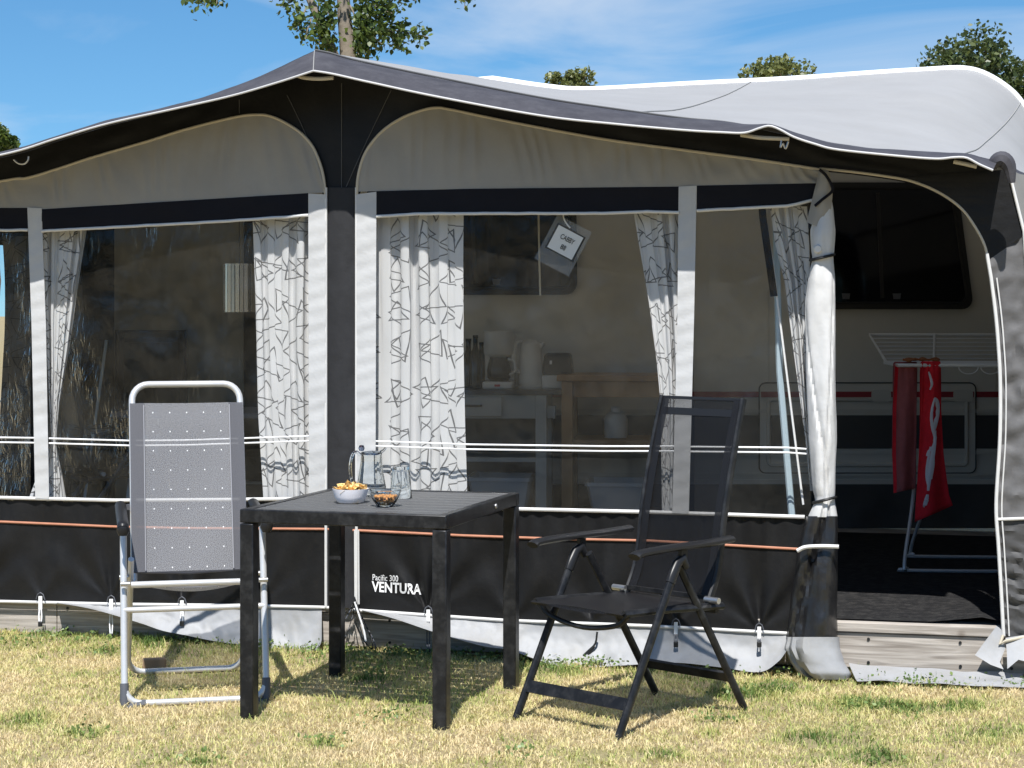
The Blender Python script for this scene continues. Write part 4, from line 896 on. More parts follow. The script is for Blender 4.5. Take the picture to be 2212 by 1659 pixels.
    def SW(s, z): p = A.lerp(Vector((B.x, B.y, 0)), s); return Vector((p.x, p.y, z))
    def rz(s): 
        i = int(round(s * 20)); return rowsL[i][-1].z
    def sgrid(s0, s1, z0, z1, m, name, n=14):
        part(MB().grid([[SW(s0 + (s1 - s0) * i / n, z0 + (z1 - z0) * j / 6) + Vector((0.01 * nz(i, j * .5), 0, 0)) for i in range(n + 1)] for j in range(7)]), name, m, t)
    sgrid(0, 1, 0.12, 0.62, CHAR, 'side_lower_wall'); sgrid(0.0, 0.12, 0.62, 1.75, GREYF, 'side_wall', 4); sgrid(0.82, 1.0, 0.62, 1.75, CHAR, 'side_wall', 4); sgrid(0.12, 0.82, 0.62, 1.75, PVC, 'window_pane')
    part(MB().grid([[SW(i / 20, 1.75 + (max(1.76, rz(i / 20)) - 1.75) * j / 4) for i in range(21)] for j in range(5)]), 'side_gable', CHAR, t)
    # ---------------- frame poles inside
    for pl in ([(1648, 450), (1668, 560), (1735, 1090)],):
        part(MB().tube([PT(x, y, -0.10) for x, y in pl], 0.0045, 6), 'guy_cord', CORD, t)
    part(MB().tube([PT(1676, 470, -0.18), PT(1684, 800, -0.16), PT(1712, 1130, -0.12)], 0.014, 8), 'frame_pole', mat('pale_blue_pole', (0.45, 0.56, 0.62), 0.4, metal=.2), t)
    part(MB().tube([PT(1640, 380, -.08), PT(1648, 470, -.08), PT(1672, 640, -.10)], 0.018, 8, flat=.4), 'door_seam', BAND, t)
    # ---------------- rolled-up door
    def roll(tab, m, name, seed, n=60, depth=0.055, cx_off=0.035):
        ys = np.linspace(tab[0][0], tab[-1][0], n + 1); rows = []
        for y in ys:
            xl = float(np.interp(y, [q[0] for q in tab], [q[1] for q in tab])); xr = float(np.interp(y, [q[0] for q in tab], [q[2] for q in tab])); row = []
            dd = float(np.interp(y, [q[0] for q in tab], [q[3] if len(q) > 3 else depth for q in tab]))
            for k in range(40):
                a = 2 * math.pi * k / 40; fold = 1 + 0.10 * math.sin(3 * a + y * 0.012 + seed) - 0.30 * math.exp(-(math.sin(.5 * (a - 4.3 - .9 * math.sin(y * .006 + seed))) / .06) ** 2) - 0.22 * math.exp(-(math.sin(.5 * (a - 5.2 + (y - 900) * .0022)) / .05) ** 2) + 0.16 * (abs(nz(a * 1.1 + seed, y * .007)) - .2) + 0.10 * nz(math.cos(a) * 1.5 + seed, math.sin(a) * 1.5, y * 0.012) + 0.05 * nz(math.cos(a) * 4, math.sin(a) * 4 + seed, y * .03)
                row.append(PT((xl + xr) / 2 + (xr - xl) / 2 * math.cos(a) * (1 + 0.3 * (fold - 1)), y, cx_off - dd * math.sin(a) * fold))
            row.append(row[0]); rows.append(row)
        return part(MB().grid(rows), name, m, t)
    roll([(428, 1772, 1796, .02), (450, 1764, 1800, .03), (500, 1749, 1804), (545, 1752, 1801), (558, 1755, 1799, .045), (600, 1745, 1803), (650, 1739, 1804), (800, 1743, 1806), (950, 1747, 1807), (1060, 1756, 1803), (1080, 1762, 1802, .045), (1100, 1752, 1805), (1117, 1744, 1808)], ROLLW, 'door_roll', 1.0)
    roll([(1115, 1742, 1809, .06), (1185, 1723, 1810, .075), (1300, 1709, 1810, .09), (1378, 1699, 1810, .10)], VINYLD, 'door_roll_lower', 2.0, 40)
    roll([(1376, 1697, 1811, .10), (1400, 1692, 1813, .11), (1430, 1705, 1822, .12), (1455, 1722, 1838, .12), (1468, 1742, 1836, .10)], FLAP, 'door_roll_flap', 3.4, 24, cx_off=0.06)
    part(MB().tube([PT(x, y, 0.125) for x, y in smooth_poly([(1722, 1190), (1740, 1182), (1775, 1180), (1812, 1181)], 20)], 0.008, 8), 'hem_piping', WHITEP, t)
    for y, xl, xr in ((556, 1750, 1802), (1080, 1757, 1806)):
        part(MB().tube([PT((xl + xr) / 2 + (xr - xl) / 2 * math.cos(a), y - 6 * math.cos(a), 0.035 - 0.062 * math.sin(a)) for a in np.linspace(0, 2 * math.pi, 24, endpoint=False)], 0.006, 6, closed=True), 'roll_tie', BLACKR, t)
    # folded top of the rolled door
    part(qpanel([(1770, 368), (1762, 400), (1752, 440), (1742, 480)], [(1792, 372), (1799, 405), (1798, 428), (1790, 500)], 24, 10, 0.05, lambda u, v: 0.03 * math.sin(math.pi * u) + 0.01 * nz(u * 3, v * 4)), 'door_roll_fold', LIGHT, t)
    part(MB().tube([PT(x, y, 0.085) for x, y in smooth_poly([(1770, 366), (1785, 380), (1797, 402), (1796, 415), (1775, 432), (1760, 445)], 24)], 0.007, 8, flat=.6), 'fold_binding', BAND, t)
    part(MB().lathe([(0, -.005), (.016, -.005), (.017, 0), (.013, .006), (0, .006)], 16), 'button', WHITEP, t).matrix_local = Matrix.Translation(PT(1766, 538, .10) - t.location) @ Matrix.Rotation(R(90), 4, 'X')
    # ---------------- apron on the ground at the doorway and the small right flap
    rows = []
    for j in range(9):
        v = j / 8; rows.append([])
        for i in range(41):
            u = i / 40; X = 1.30 + u * (1.93 - 1.30); zt = 0.03 - 0.01 * u; 
            z = max(ground_z(X, TD - TT * X - 0.05) + 0.012, zt * (1 - v) ** 1.5 + 0.012) + 0.008 * nz(X * 9, v * 2); rows[-1].append(TX(X, z, 0.015 + 0.17 * v + 0.015 * nz(X * 5, v, 2)))
    part(MB().grid(rows), 'apron_flap', FLAP, t)
    part(MB().grid([[PT(2153, 1352, .02), PT(2163, 1360, .03), PT(2172, 1400, .04)], [PT(2128, 1385, .03), PT(2148, 1410, .05), PT(2160, 1430, .06)], [PT(2106, 1415, .05), PT(2140, 1436, .07), PT(2168, 1446, .08)]]), 'mud_flap', FLAP, t)
    part(MB().grid([[PT(2172, 1378, .03), PT(2210, 1372, .04), PT(2260, 1370, .04)], [PT(2175, 1410, .07), PT(2215, 1400, .07), PT(2260, 1410, .07)], [PT(2176, 1445, .10), PT(2200, 1425, .10), PT(2260, 1440, .10)]]), 'mud_flap', FLAP, t)
    part(MB().tube([PT(2167, 1372, .04), PT(2160, 1392, .05), PT(2172, 1385, .05), PT(2212, 1376, .04)], 0.006, 8), 'strap', BEIGEP, t)
build_awning()

# ================================================================== CURTAINS
def curtain(label, left, right, folds, amp, seed, offb=-0.06, m=CURT, ny=60, nx=70, proj=PT):
    l = resample(left, 200); r = resample(right, 200)
    y0 = left[0][1]; y1 = left[-1][1]; rows = []; uv = []
    lx = lambda y: float(np.interp(y, [p[1] for p in left], [p[0] for p in left])); rx = lambda y: float(np.interp(y, [p[1] for p in right], [p[0] for p in right]))
    full = max((rx(y) - lx(y)) for y in np.linspace(y0, y1, 30)) / 515.0 * 1.35
    for j in range(ny + 1):
        v = j / ny; y = y0 + (y1 - y0) * v; row = []
        wd_ = (rx(y) - lx(y)) / 515.0
        for i in range(nx + 1):
            u = i / nx; ph = folds * 2 * math.pi * u + 1.2 * nz(u * 3, v * 1.5, seed) + seed
            a = amp * (0.55 + 0.45 * math.sin(u * 7 + seed)) * (1.15 - 0.3 * v)
            o = offb + a * 1.35 * (abs(math.sin(ph * .5)) * 2 - 1) + 0.006 * nz(u * 8, v * 6, seed)
            row.append(proj(lx(y) + (rx(y) - lx(y)) * (u + 0.018 * math.sin(ph * 2)), y, o)); uv.append((u * full + seed * .37, -v * (y1 - y0) / 515.0 + seed * .21))
        rows.append(row)
    o = MB().grid(rows).build('curtain', m, uv=uv); tag(o, label, 'curtain', 'triangle-print curtains inside the awning windows'); return o
curtain('patterned curtain gathered at the leftmost window border, tied in near the cord', [(92, 494), (97, 700), (106, 870), (111, 950), (100, 985), (82, 1020), (58, 1084)], [(187, 490), (168, 620), (150, 750), (130, 870), (124, 930), (122, 955), (126, 985), (134, 1020), (145, 1086)], 5, 0.014, 1.3)
curtain('patterned white curtain hanging left of the charcoal centre post', [(548, 468), (553, 700), (560, 900), (571, 1086)], [(676, 463), (676, 700), (676, 900), (676, 1088)], 4, 0.016, 2.1)
curtain('wide triangle-print curtain hanging right of the charcoal centre post', [(806, 464), (806, 700), (806, 900), (806, 1095)], [(1004, 457), (1005, 700), (1005, 900), (1007, 1100)], 5, 0.017, 4.6)
curtain('patterned curtain narrowing down behind the black high-backed chair', [(1368, 455), (1378, 520), (1400, 650), (1418, 780), (1428, 880), (1430, 1110)], [(1476, 455), (1478, 520), (1480, 650), (1478, 780), (1476, 880), (1468, 1110)], 4, 0.015, 3.2)
curtain('patterned curtain pulled aside next to the rolled-up door', [(1664, 446), (1676, 530), (1696, 610), (1715, 760), (1740, 950), (1750, 1060)], [(1744, 440), (1750, 530), (1752, 610), (1752, 760), (1756, 950), (1760, 1060)], 4, 0.014, 5.4, offb=-0.07)
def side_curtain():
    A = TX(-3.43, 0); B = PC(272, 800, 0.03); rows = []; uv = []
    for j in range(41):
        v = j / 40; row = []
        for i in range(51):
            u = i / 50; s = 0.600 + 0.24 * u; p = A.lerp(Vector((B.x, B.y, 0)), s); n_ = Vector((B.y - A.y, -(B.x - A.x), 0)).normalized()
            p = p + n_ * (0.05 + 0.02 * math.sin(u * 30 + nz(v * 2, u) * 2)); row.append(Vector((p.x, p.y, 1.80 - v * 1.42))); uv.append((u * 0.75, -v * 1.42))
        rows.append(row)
    o = MB().grid(rows).build('curtain', CURT_SHADED, uv=uv); tag(o, 'patterned curtain on the side wall at the far left, shade put into its colour', 'curtain', 'triangle-print curtains inside the awning windows')
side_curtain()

# ================================================================== GARDEN TABLE
def build_table():
    t = thing('garden_table', 'square dark slatted garden table with four square legs on the lawn', 'table', (-0.455, 6.975, 0), -math.atan2(0.287, 0.958))
    w, d, h = 0.75, 0.86, 0.722; lg = 0.05
    for sx in (-1, 1):
        for sy in (-1, 1):
            x, y = sx * (w / 2 - lg / 2), sy * (d / 2 - lg / 2); gz = -0.01
            MB().box((x, y, (h - 0.05 + gz) / 2), (lg, lg, h - 0.05 - gz)).build('leg', ANTH, t, bevel=0.004)
    for sy in (-1, 1): MB().box((0, sy * (d / 2 - 0.0175), h - 0.0235), (w, 0.035, 0.047)).build('frame_rail', ANTH, t, bevel=0.004)
    for sx in (-1, 1): MB().box((sx * (w / 2 - 0.0175), 0, h - 0.0235), (0.0345, d - 0.0705, 0.0465)).build('frame_rail', ANTH, t, bevel=0.004)
    n = 9; inner = d - 0.076; sw = inner / n
    base = None
    for i in range(n):
        y = -inner / 2 + sw * (i + .5)
        if base is None:
            o = MB().box((0, 0, 0), (w - 0.074, sw - 0.015, 0.014)).build('slat', SLATM, t, bevel=0.003); base = o
        else: o = base.copy(); COL.objects.link(o); o.parent = t
        o.location = (0, y, h - 0.009)
    MB().box((0, 0, h - 0.032), (0.04, d - 0.08, 0.03)).build('cross_rail', ANTH, t)
    m = MB().lathe([(0, 0), (.008, 0), (.0095, .002), (.0095, .004), (0, .004)], 14); o = m.build('screw_cap', STEEL, t); o.matrix_local = Matrix.Translation((w / 2 + 0.004, 0.13, h - 0.022)) @ Matrix.Rotation(R(-90), 4, 'Y')
    return t
build_table()
TZ = 0.7235
def on_table(px, py):
    d = (CAMH - TZ) * F0 / (py - HY); return ((px - CX) / F0 * d, d, TZ - 0.0022)
def build_tableware():
    # bowl of crisps
    p = on_table(757, 1084)
    b = thing('snack_bowl', 'small white bowl of yellow crisps on the slatted table', 'bowl', p)
    MB().lathe([(0, .004), (.036, .002), (.044, 0), (.049, .003), (.058, .022), (.064, .046), (.065, .050), (.062, .050), (.053, .024), (.040, .009), (0, .008)], 40).build('bowl', CERAM, b)
    mb = MB()
    for i in range(75):
        a = rng.uniform(0, 6.28); r = 0.052 * math.sqrt(rng.random()); z = 0.043 + 0.020 * (1 - (r / .056) ** 2) * rng.random() + rng.uniform(0, .006); c = Vector((r * math.cos(a), r * math.sin(a), z))
        Mx = Matrix.Rotation(rng.uniform(0, 6.28), 3, 'Z') @ Matrix.Rotation(rng.uniform(-1.1, 1.1), 3, 'X') @ Matrix.Rotation(rng.uniform(-.8, .8), 3, 'Y'); s = rng.uniform(.010, .017)
        pts = [[c + Mx @ Vector((s * (u - 1), s * .75 * (v - 1), .35 * s * ((u - 1) ** 2))) for u in range(3)] for v in range(3)]; mb.grid(pts)
    o = mb.build('crisps', CHIP, None); o.location = p; stuff(o, 'heap of yellow crisps filling the white bowl', 'crisps')
    # glass bowl of nuts
    p = on_table(832, 1092)
    b = thing('glass_bowl', 'clear glass bowl of brown nuts in front of the jug', 'bowl', p)
    MB().lathe([(0, .005), (.020, .003), (.026, 0), (.029, .002), (.042, .018), (.052, .040), (.056, .056), (.0545, .0575), (.0505, .041), (.040, .021), (.024, .008), (0, .008)], 40).build('bowl', GLASS, b)
    for m, nm, k in ((NUTS, 'nuts', 110), (NUTD, 'raisins', 45)):
        mb = MB()
        for i in range(k):
            a = rng.uniform(0, 6.28); z = rng.uniform(0.0135, 0.034) if nm == 'nuts' else rng.uniform(0.0135, 0.028); rr = 0.027 + (z - .0135) * 0.62 ; r = rr * rng.random() ** .35 if nm == 'nuts' else rr * rng.random() ** .25
            s = rng.uniform(.0045, .0065); c = (r * math.cos(a), r * math.sin(a), z + .002)
            e = 1.3; mb.lathe([(0, -s), (s * .8, -s * .6), (s * e * .8, 0), (s * .8, s * .6), (0, s)], 7, c)
        o = mb.build(nm, m, None); o.location = p; stuff(o, 'brown nuts heaped in the clear glass bowl' if nm == 'nuts' else 'dark raisins among the nuts in the glass bowl', nm)
    # jug
    p = on_table(802, 1068)
    j = thing('glass_jug', 'clear glass jug with curved handle at the back of the table', 'jug', p)
    MB().lathe([(0, .006), (.045, .004), (.054, 0), (.057, .006), (.055, .03), (.046, .08), (.040, .12), (.0385, .145), (.041, .156), (.0395, .157), (.0365, .145), (.0375, .12), (.043, .08), (.0515, .03), (.050, .012), (0, .011)], 40).build('jug_body', GLASS, j)
    MB().tube([Vector(q) for q in smooth_poly([(-.040, 0, .148), (-.055, 0, .160), (-.070, 0, .148), (-.078, 0, .11), (-.074, 0, .06), (-.062, 0, .025), (-.054, 0, .022)], 36)], 0.0055, 8).build('handle', GLASS, j)
    MB().lathe([(0, .150), (.030, .150), (.036, .154), (.036, .160), (.020, .163), (0, .165)], 24).build('lid', thin_glass('lid_plastic', (.8, .85, .9), .05), j)
    MB().lathe([(0, -.012), (.008, -.010), (.012, 0), (.008, .010), (0, .012)], 16, (-.036, 0, .174)).build('thumb_knob', thin_glass('knob_plastic', (.55, .6, .7), .05), j)
    MB().tube([Vector(q) for q in smooth_poly([(.034, 0, .158), (.046, 0, .166), (.054, 0, .176)], 10)], [.010 - .0004 * i for i in range(11)], 8, flat=.4).build('spout', GLASS, j)
    # upturned tumbler
    p = on_table(866, 1074)
    g = MB().lathe([(.040, 0), (.0405, .002), (.037, .05), (.031, .112), (.029, .115), (0, .115), (0, .104), (.027, .103), (.030, .095), (.035, .05), (.0385, .002), (.040, 0)], 32).build('drinking_glass', GLASS); g.location = p
    tag(g, 'clear tumbler standing upside down right of the glass jug', 'glass')
build_tableware()

# ================================================================== CHAIRS
def strip_cloth(path, x0, x1, m, name, par, sag=0.0, nx=14, uvs=(1, 1), zsag=True):
    P = [Vector(p) for p in path]; rows = []; uv = []; L_ = 0; acc = [0]
    for a, b in zip(P, P[1:]): L_ += (b - a).length; acc.append(L_)
    for k, p in enumerate(P):
        t = (P[min(k + 1, len(P) - 1)] - P[max(k - 1, 0)]).normalized(); n_ = Vector((0, t.z, -t.y)); row = []
        for i in range(nx + 1):
            u = i / nx; row.append(Vector((x0 + (x1 - x0) * u, p.y, p.z)) + n_ * sag * math.sin(math.pi * u) * math.sin(math.pi * min(1, max(0.15, k / (len(P) - 1))))); uv.append(((x1 - x0) * u, acc[k]))
        rows.append(row)
    return MB().grid(rows).build(name, m, par, uv=uv)
def black_chair(name, label, loc, rotz, group):
    t = thing(name, label, 'chair', loc, rotz, group)
    AX = 0.235; jy, jz = -0.03, 0.560
    for s in (-1, 1):
        MB().tube([(s * AX, -0.35, -0.004), (s * AX, jy - 0.03, jz - 0.03), (s * AX, jy, jz)], 0.0165, 10, flat=0.72, up=(1, 0, 0)).build('front_leg', ANTH, t)
        MB().tube([(s * (AX - .028), 0.35, -0.004), (s * (AX - .028), jy + 0.02, jz - 0.02)], 0.0155, 10, flat=0.72, up=(1, 0, 0)).build('rear_leg', ANTH, t)
        h = MB().tube([(s * AX, jy - .055, jz - .075), (s * AX, jy - .02, jz - .012), (s * AX, jy + .006, jz + .004), (s * AX, jy + .03, jz - .03)], [.0185, .020, .020, .014], 10, flat=.8, up=(1, 0, 0)).build('hinge', BPLAST, t)
        arm = MB(); pts = [(s * AX, -0.268, 0.588), (s * AX, -0.24, 0.597), (s * AX, -0.1, 0.602), (s * AX, 0.1, 0.603), (s * AX, 0.235, 0.607)]
        arm.tube(smooth_poly(pts, 16), 0.026, 10, flat=0.5, up=(0, 0, 1)); arm.build('armrest', BPLAST, t)
        MB().bar((s * AX, jy + .01, jz), (s * AX, jy + .01, 0.594), 0.016, 0.03, (0, 1, 0)).build('arm_bracket', ANTH, t)
        # seat rail and back rail
        MB().tube(smooth_poly([(s * .205, -0.285, 0.398), (s * .205, -0.1, 0.392), (s * .205, 0.23, 0.372)], 10), 0.0135, 8, flat=.8).build('seat_rail', ANTH, t)
        MB().tube(smooth_poly([(s * .190, 0.165, 0.375), (s * .190, 0.225, 0.50), (s * .190, 0.262, 0.70), (s * .190, 0.312, 0.90), (s * .188, 0.368, 1.088)], 24), 0.0150, 8, flat=.62, up=(1, 0, 0)).build('back_rail', ANTH, t)
        MB().lathe([(0, -.03), (.011, -.03), (.011, .03), (0, .03)], 12).build('pivot', STEEL, t).matrix_local = Matrix.Translation((s * .215, .16, .40)) @ Matrix.Rotation(R(90), 4, 'Y')
    MB().bar((-AX, -0.297, 0.105), (AX, -0.297, 0.105), 0.012, 0.042, (0, 0.45, 1)).build('front_stretcher', ANTH, t)
    MB().bar((-AX + .03, 0.285, 0.115), (AX - .03, 0.285, 0.115), 0.012, 0.036, (0, -0.55, 1)).build('rear_stretcher', ANTH, t)
    MB().tube(smooth_poly([(-.205, -.262, .390), (-.15, -.262, .352), (0, -.262, .330), (.15, -.262, .352), (.205, -.262, .390)], 20), 0.009, 8).build('seat_crossbar', ANTH, t)
    MB().bar((-.205, 0.20, 0.36), (.205, 0.20, 0.36), 0.02, 0.02).build('seat_crossbar', ANTH, t)
    strip_cloth(smooth_poly([(0, -0.292, 0.388), (0, -0.285, 0.402), (0, -0.1, 0.399), (0, 0.05, 0.392), (0, 0.215, 0.384)], 20), -.212, .212, TEXBS, 'seat', t, sag=0.022)
    bp = smooth_poly([(0, 0.175, 0.40), (0, 0.222, 0.50), (0, 0.260, 0.70), (0, 0.310, 0.90), (0, 0.366, 1.085)], 30)
    strip_cloth(bp, -.186, .186, TEXB, 'backrest', t, sag=0.012)
    MB().bar((-.19, .353, 1.035), (.19, .353, 1.035), .006, .026, (0, .28, 1)).build('head_band', BPLAST, t)
    MB().bar((-.192, .366, 1.084), (.192, .366, 1.084), .008, .010, (0, .28, 1)).build('top_hem', BPLAST, t)
    MB().bar((-.19, .172, .405), (.19, .172, .405), .014, .014).build('back_crossbar', ANTH, t)
    for s in (-1, 1): strip_cloth([(0, p[1] - .004, p[2]) for p in bp], s * .184, s * .150, TEXBS, 'side_hem', t, nx=2)
    return t
black_chair('folding_chair', 'black high-backed folding chair with armrests standing right of the table', (0.4265, 6.739, 0.004), R(-45.2), None)

def silver_chair():
    t = thing('camping_chair', 'grey mesh camping chair with silver tube frame left of the table', 'chair', (-1.195, 7.205, 0.0), R(13))
    AX = 0.250
    def U(y0, ytop, ztop, z0, ax, rr=0.06):
        pts = [(-ax, ytop, ztop)]
        def lr(z): f = (z - z0) / (ztop - z0); return y0 + (ytop - y0) * f
        pts += [(-ax, lr(z0 + rr * 1.4), z0 + rr * 1.4)]
        for a in np.linspace(180, 270, 7): pts.append((-ax + rr + rr * math.cos(R(a)), lr(z0 + rr + rr * math.sin(R(a))), z0 + rr + rr * math.sin(R(a))))
        return pts + [(-x, y, z) for x, y, z in pts[::-1]]
    MB().tube(U(-0.315, -0.16, 0.615, 0.016, AX), 0.0125, 10).build('front_frame', ALU, t)
    MB().tube(U(0.30, -0.10, 0.50, 0.016, AX - .03), 0.0115, 10).build('rear_frame', ALU, t)
    for s in (-1, 1):
        MB().tube([(s * AX, -.315, -.006), (s * AX, -.308, 0.03), (s * AX, -.296, 0.085)], [.014, .017, .0155], 10).build('foot_cap', GREYPL, t)
        MB().tube([(s * (AX - .01), -.318, -.004), (s * (AX - .035), -.315, .012), (s * (AX - .075), -.315, .016)], [.013, .0155, .014], 8).build('foot_cap', GREYPL, t)
        a = MB().tube(smooth_poly([(s * (AX + .004), -.285, .632), (s * (AX + .004), -.25, .645), (s * (AX + .002), 0.0, .652), (s * AX, .20, .668)], 14), 0.021, 12, flat=.8, up=(0, 0, 1)).build('armrest', BPLAST, t)
        MB().lathe([(0, -.02), (.016, -.018), (.024, 0), (.02, .016), (0, .02)], 14, (s * (AX + .004), -.278, .625)).build('arm_knob', BPLAST, t)
        for y, z in ((-.245, .43), (-.06, .43), (-.2, .33)): MB().lathe([(0, -.016), (.009, -.016), (.009, .016), (0, .016)], 10).build('bolt', STEEL, t).matrix_local = Matrix.Translation((s * (AX - .005), y, z)) @ Matrix.Rotation(R(90), 4, 'Y')
        MB().bar((s * (AX - .03), -.235, .425), (s * .205, -.24, .425), .014, .02).build('bracket', GREYPL, t)
        MB().bar((s * .225, .21, .66), (s * .2, .19, .66), .02, .02).build('bracket', GREYPL, t)
    MB().tube([(-AX, -.235, .335), (AX, -.235, .335)], 0.0105, 10).build('cross_tube', ALU, t)
    # backrest loop
    BX = .205
    def by(z): return 0.04 + (z - 0.42) * 0.34
    pts = [(-BX, by(.40), .40), (-BX, by(.6), .60), (-BX, by(.9), .90), (-BX, by(1.06), 1.06)]
    for a in np.linspace(180, 90, 7): z = 1.06 + .062 * math.sin(R(a)); pts.append((-BX + .062 + .062 * math.cos(R(a)), by(z), z))
    pts = pts + [(-x, y, z) for x, y, z in pts[::-1]]
    MB().tube(pts, 0.0125, 10).build('back_frame', ALU, t)
    bp = [(0, by(z) - .014, z) for z in np.linspace(1.052, .435, 30)]
    uvb = strip_cloth(bp, -.160, .160, TEXG, 'backrest', t, sag=-0.012)
    for s in (-1, 1): strip_cloth([(0, p[1] - .003, p[2]) for p in bp], s * .160, s * .214, TEXGE, 'side_hem', t, nx=3)
    for s in (-1, 1): MB().tube([(s * .162, by(z) - .02, z) for z in np.linspace(.44, 1.045, 12)], .0025, 6).build('seam', mat('pale_seam', (.24, .24, .26), .6), t)
    MB().tube([(-.21, by(.437) - .012, .437), (0, by(.437), .425), (.21, by(.437) - .012, .437)], .006, 8).build('bottom_hem', TEXGE, t)
    # seat
    MB().tube([(-.225, -.25, .427), (.225, -.25, .427)], .0115, 10).build('seat_bar', ALU, t)
    strip_cloth(smooth_poly([(0, -.252, .425), (0, -.15, .413), (0, .04, .388)], 14), -.20, .20, TEXG, 'seat', t, sag=.030)
    for s in (-1, 1): MB().tube([(s * .21, -.25, .427), (s * .21, .05, .39)], .0105, 8).build('seat_rail', ALU, t)
silver_chair()
# chairs inside the awning
def deck_at(px, d): return ((px - CX) / F0 * d, d, 0.2085)
black_chair('folding_chair', 'dark folding chair inside the awning, its grey back turned to the left window', deck_at(262, 9.75), R(118), 'folding chairs inside the awning')
black_chair('folding_chair', 'dark folding chair against the caravan behind the left window', deck_at(330, 10.5), R(12), 'folding chairs inside the awning')
def inner_table():
    x, y, z = deck_at(470, 9.95)
    t = thing('camping_table', 'low dark camping table between the chairs behind the left window', 'table', (x, y, z), R(-5))
    MB().box((0, 0, .675), (.95, .6, .03)).build('table_top', GREYPL, t, bevel=.006)
    for sx in (-1, 1):
        for sy in (-1, 1): MB().tube([(sx * .42, sy * .25, 0), (sx * .36, sy * .22, .66)], .014, 8).build('leg', ALU, t)
        MB().bar((sx * .40, -.235, .2), (sx * .40, .235, .2), .02, .02).build('stretcher', ALU, t)
inner_table()

# ================================================================== INTERIOR THINGS
def cl(px, py, off): return PC(px, py, off)
KR = -math.atan(0.09)
def cabinet():
    o = PC(1030, 900, 0.35); t = thing('kitchen_cabinet', 'grey painted kitchen bench with drawer behind the clear window', 'cabinet', (o.x, o.y, 0.2085), KR)
    w0, w1, d, h = -.42, .40, .46, .775
    MB().box(((w0 + w1) / 2 + .03, 0, h - .0125), (w1 - w0 + .12, d + .03, .025)).build('counter_top', COUNTER, t, bevel=.003)
    for x in (w0 + .03, w1 - .03):
        for y in (-d / 2 + .03, d / 2 - .03): MB().box((x, y, (h - .025) / 2), (.06, .06, h - .027)).build('leg', GREYK, t, bevel=.003)
    MB().box(((w0 + w1) / 2, -d / 2 + .03, h - .09), (w1 - w0 - .122, .03, .128)).build('apron', GREYK, t)
    dr = MB().box((-.02, -d / 2 + .004, h - .09), (.36, .02, .105)).build('drawer', GREYK, t, bevel=.003)
    MB().tube([(-.09, -d / 2 - .008, h - .085), (-.09, -d / 2 - .026, h - .085), (.05, -d / 2 - .026, h - .085), (.05, -d / 2 - .008, h - .085)], .006, 8).build('handle', BPLAST, dr)
    for z in (.40, .10): MB().box(((w0 + w1) / 2, 0, z), (w1 - w0 - .122, d - .02, .022)).build('shelf', GREYK, t)
    MB().box(((w0 + w1) / 2, d / 2 - .012, .40), (w1 - w0 - .13, .008, .7)).build('back_panel', COUNTER, t)
    MB().box((w1 + .02, -d / 2 + .06, h - .12), (.05, .05, .07)).build('towel_hook_block', GREYK, t, bevel=.004)
    return t, h
cab, CH = cabinet(); CB = cab.matrix_basis
def on_cab(px, dy=0.0):
    base = Vector(cab.location); ax = Vector((math.cos(KR), math.sin(KR), 0)); ay = Vector((-math.sin(KR), math.cos(KR), 0))
    c = base + ay * dy; s = ((px - CX) / F0 * c.y - c.x) / (ax.x - (px - CX) / F0 * ax.y); q = c + ax * s; return (q.x, q.y, 0.2085 + CH)
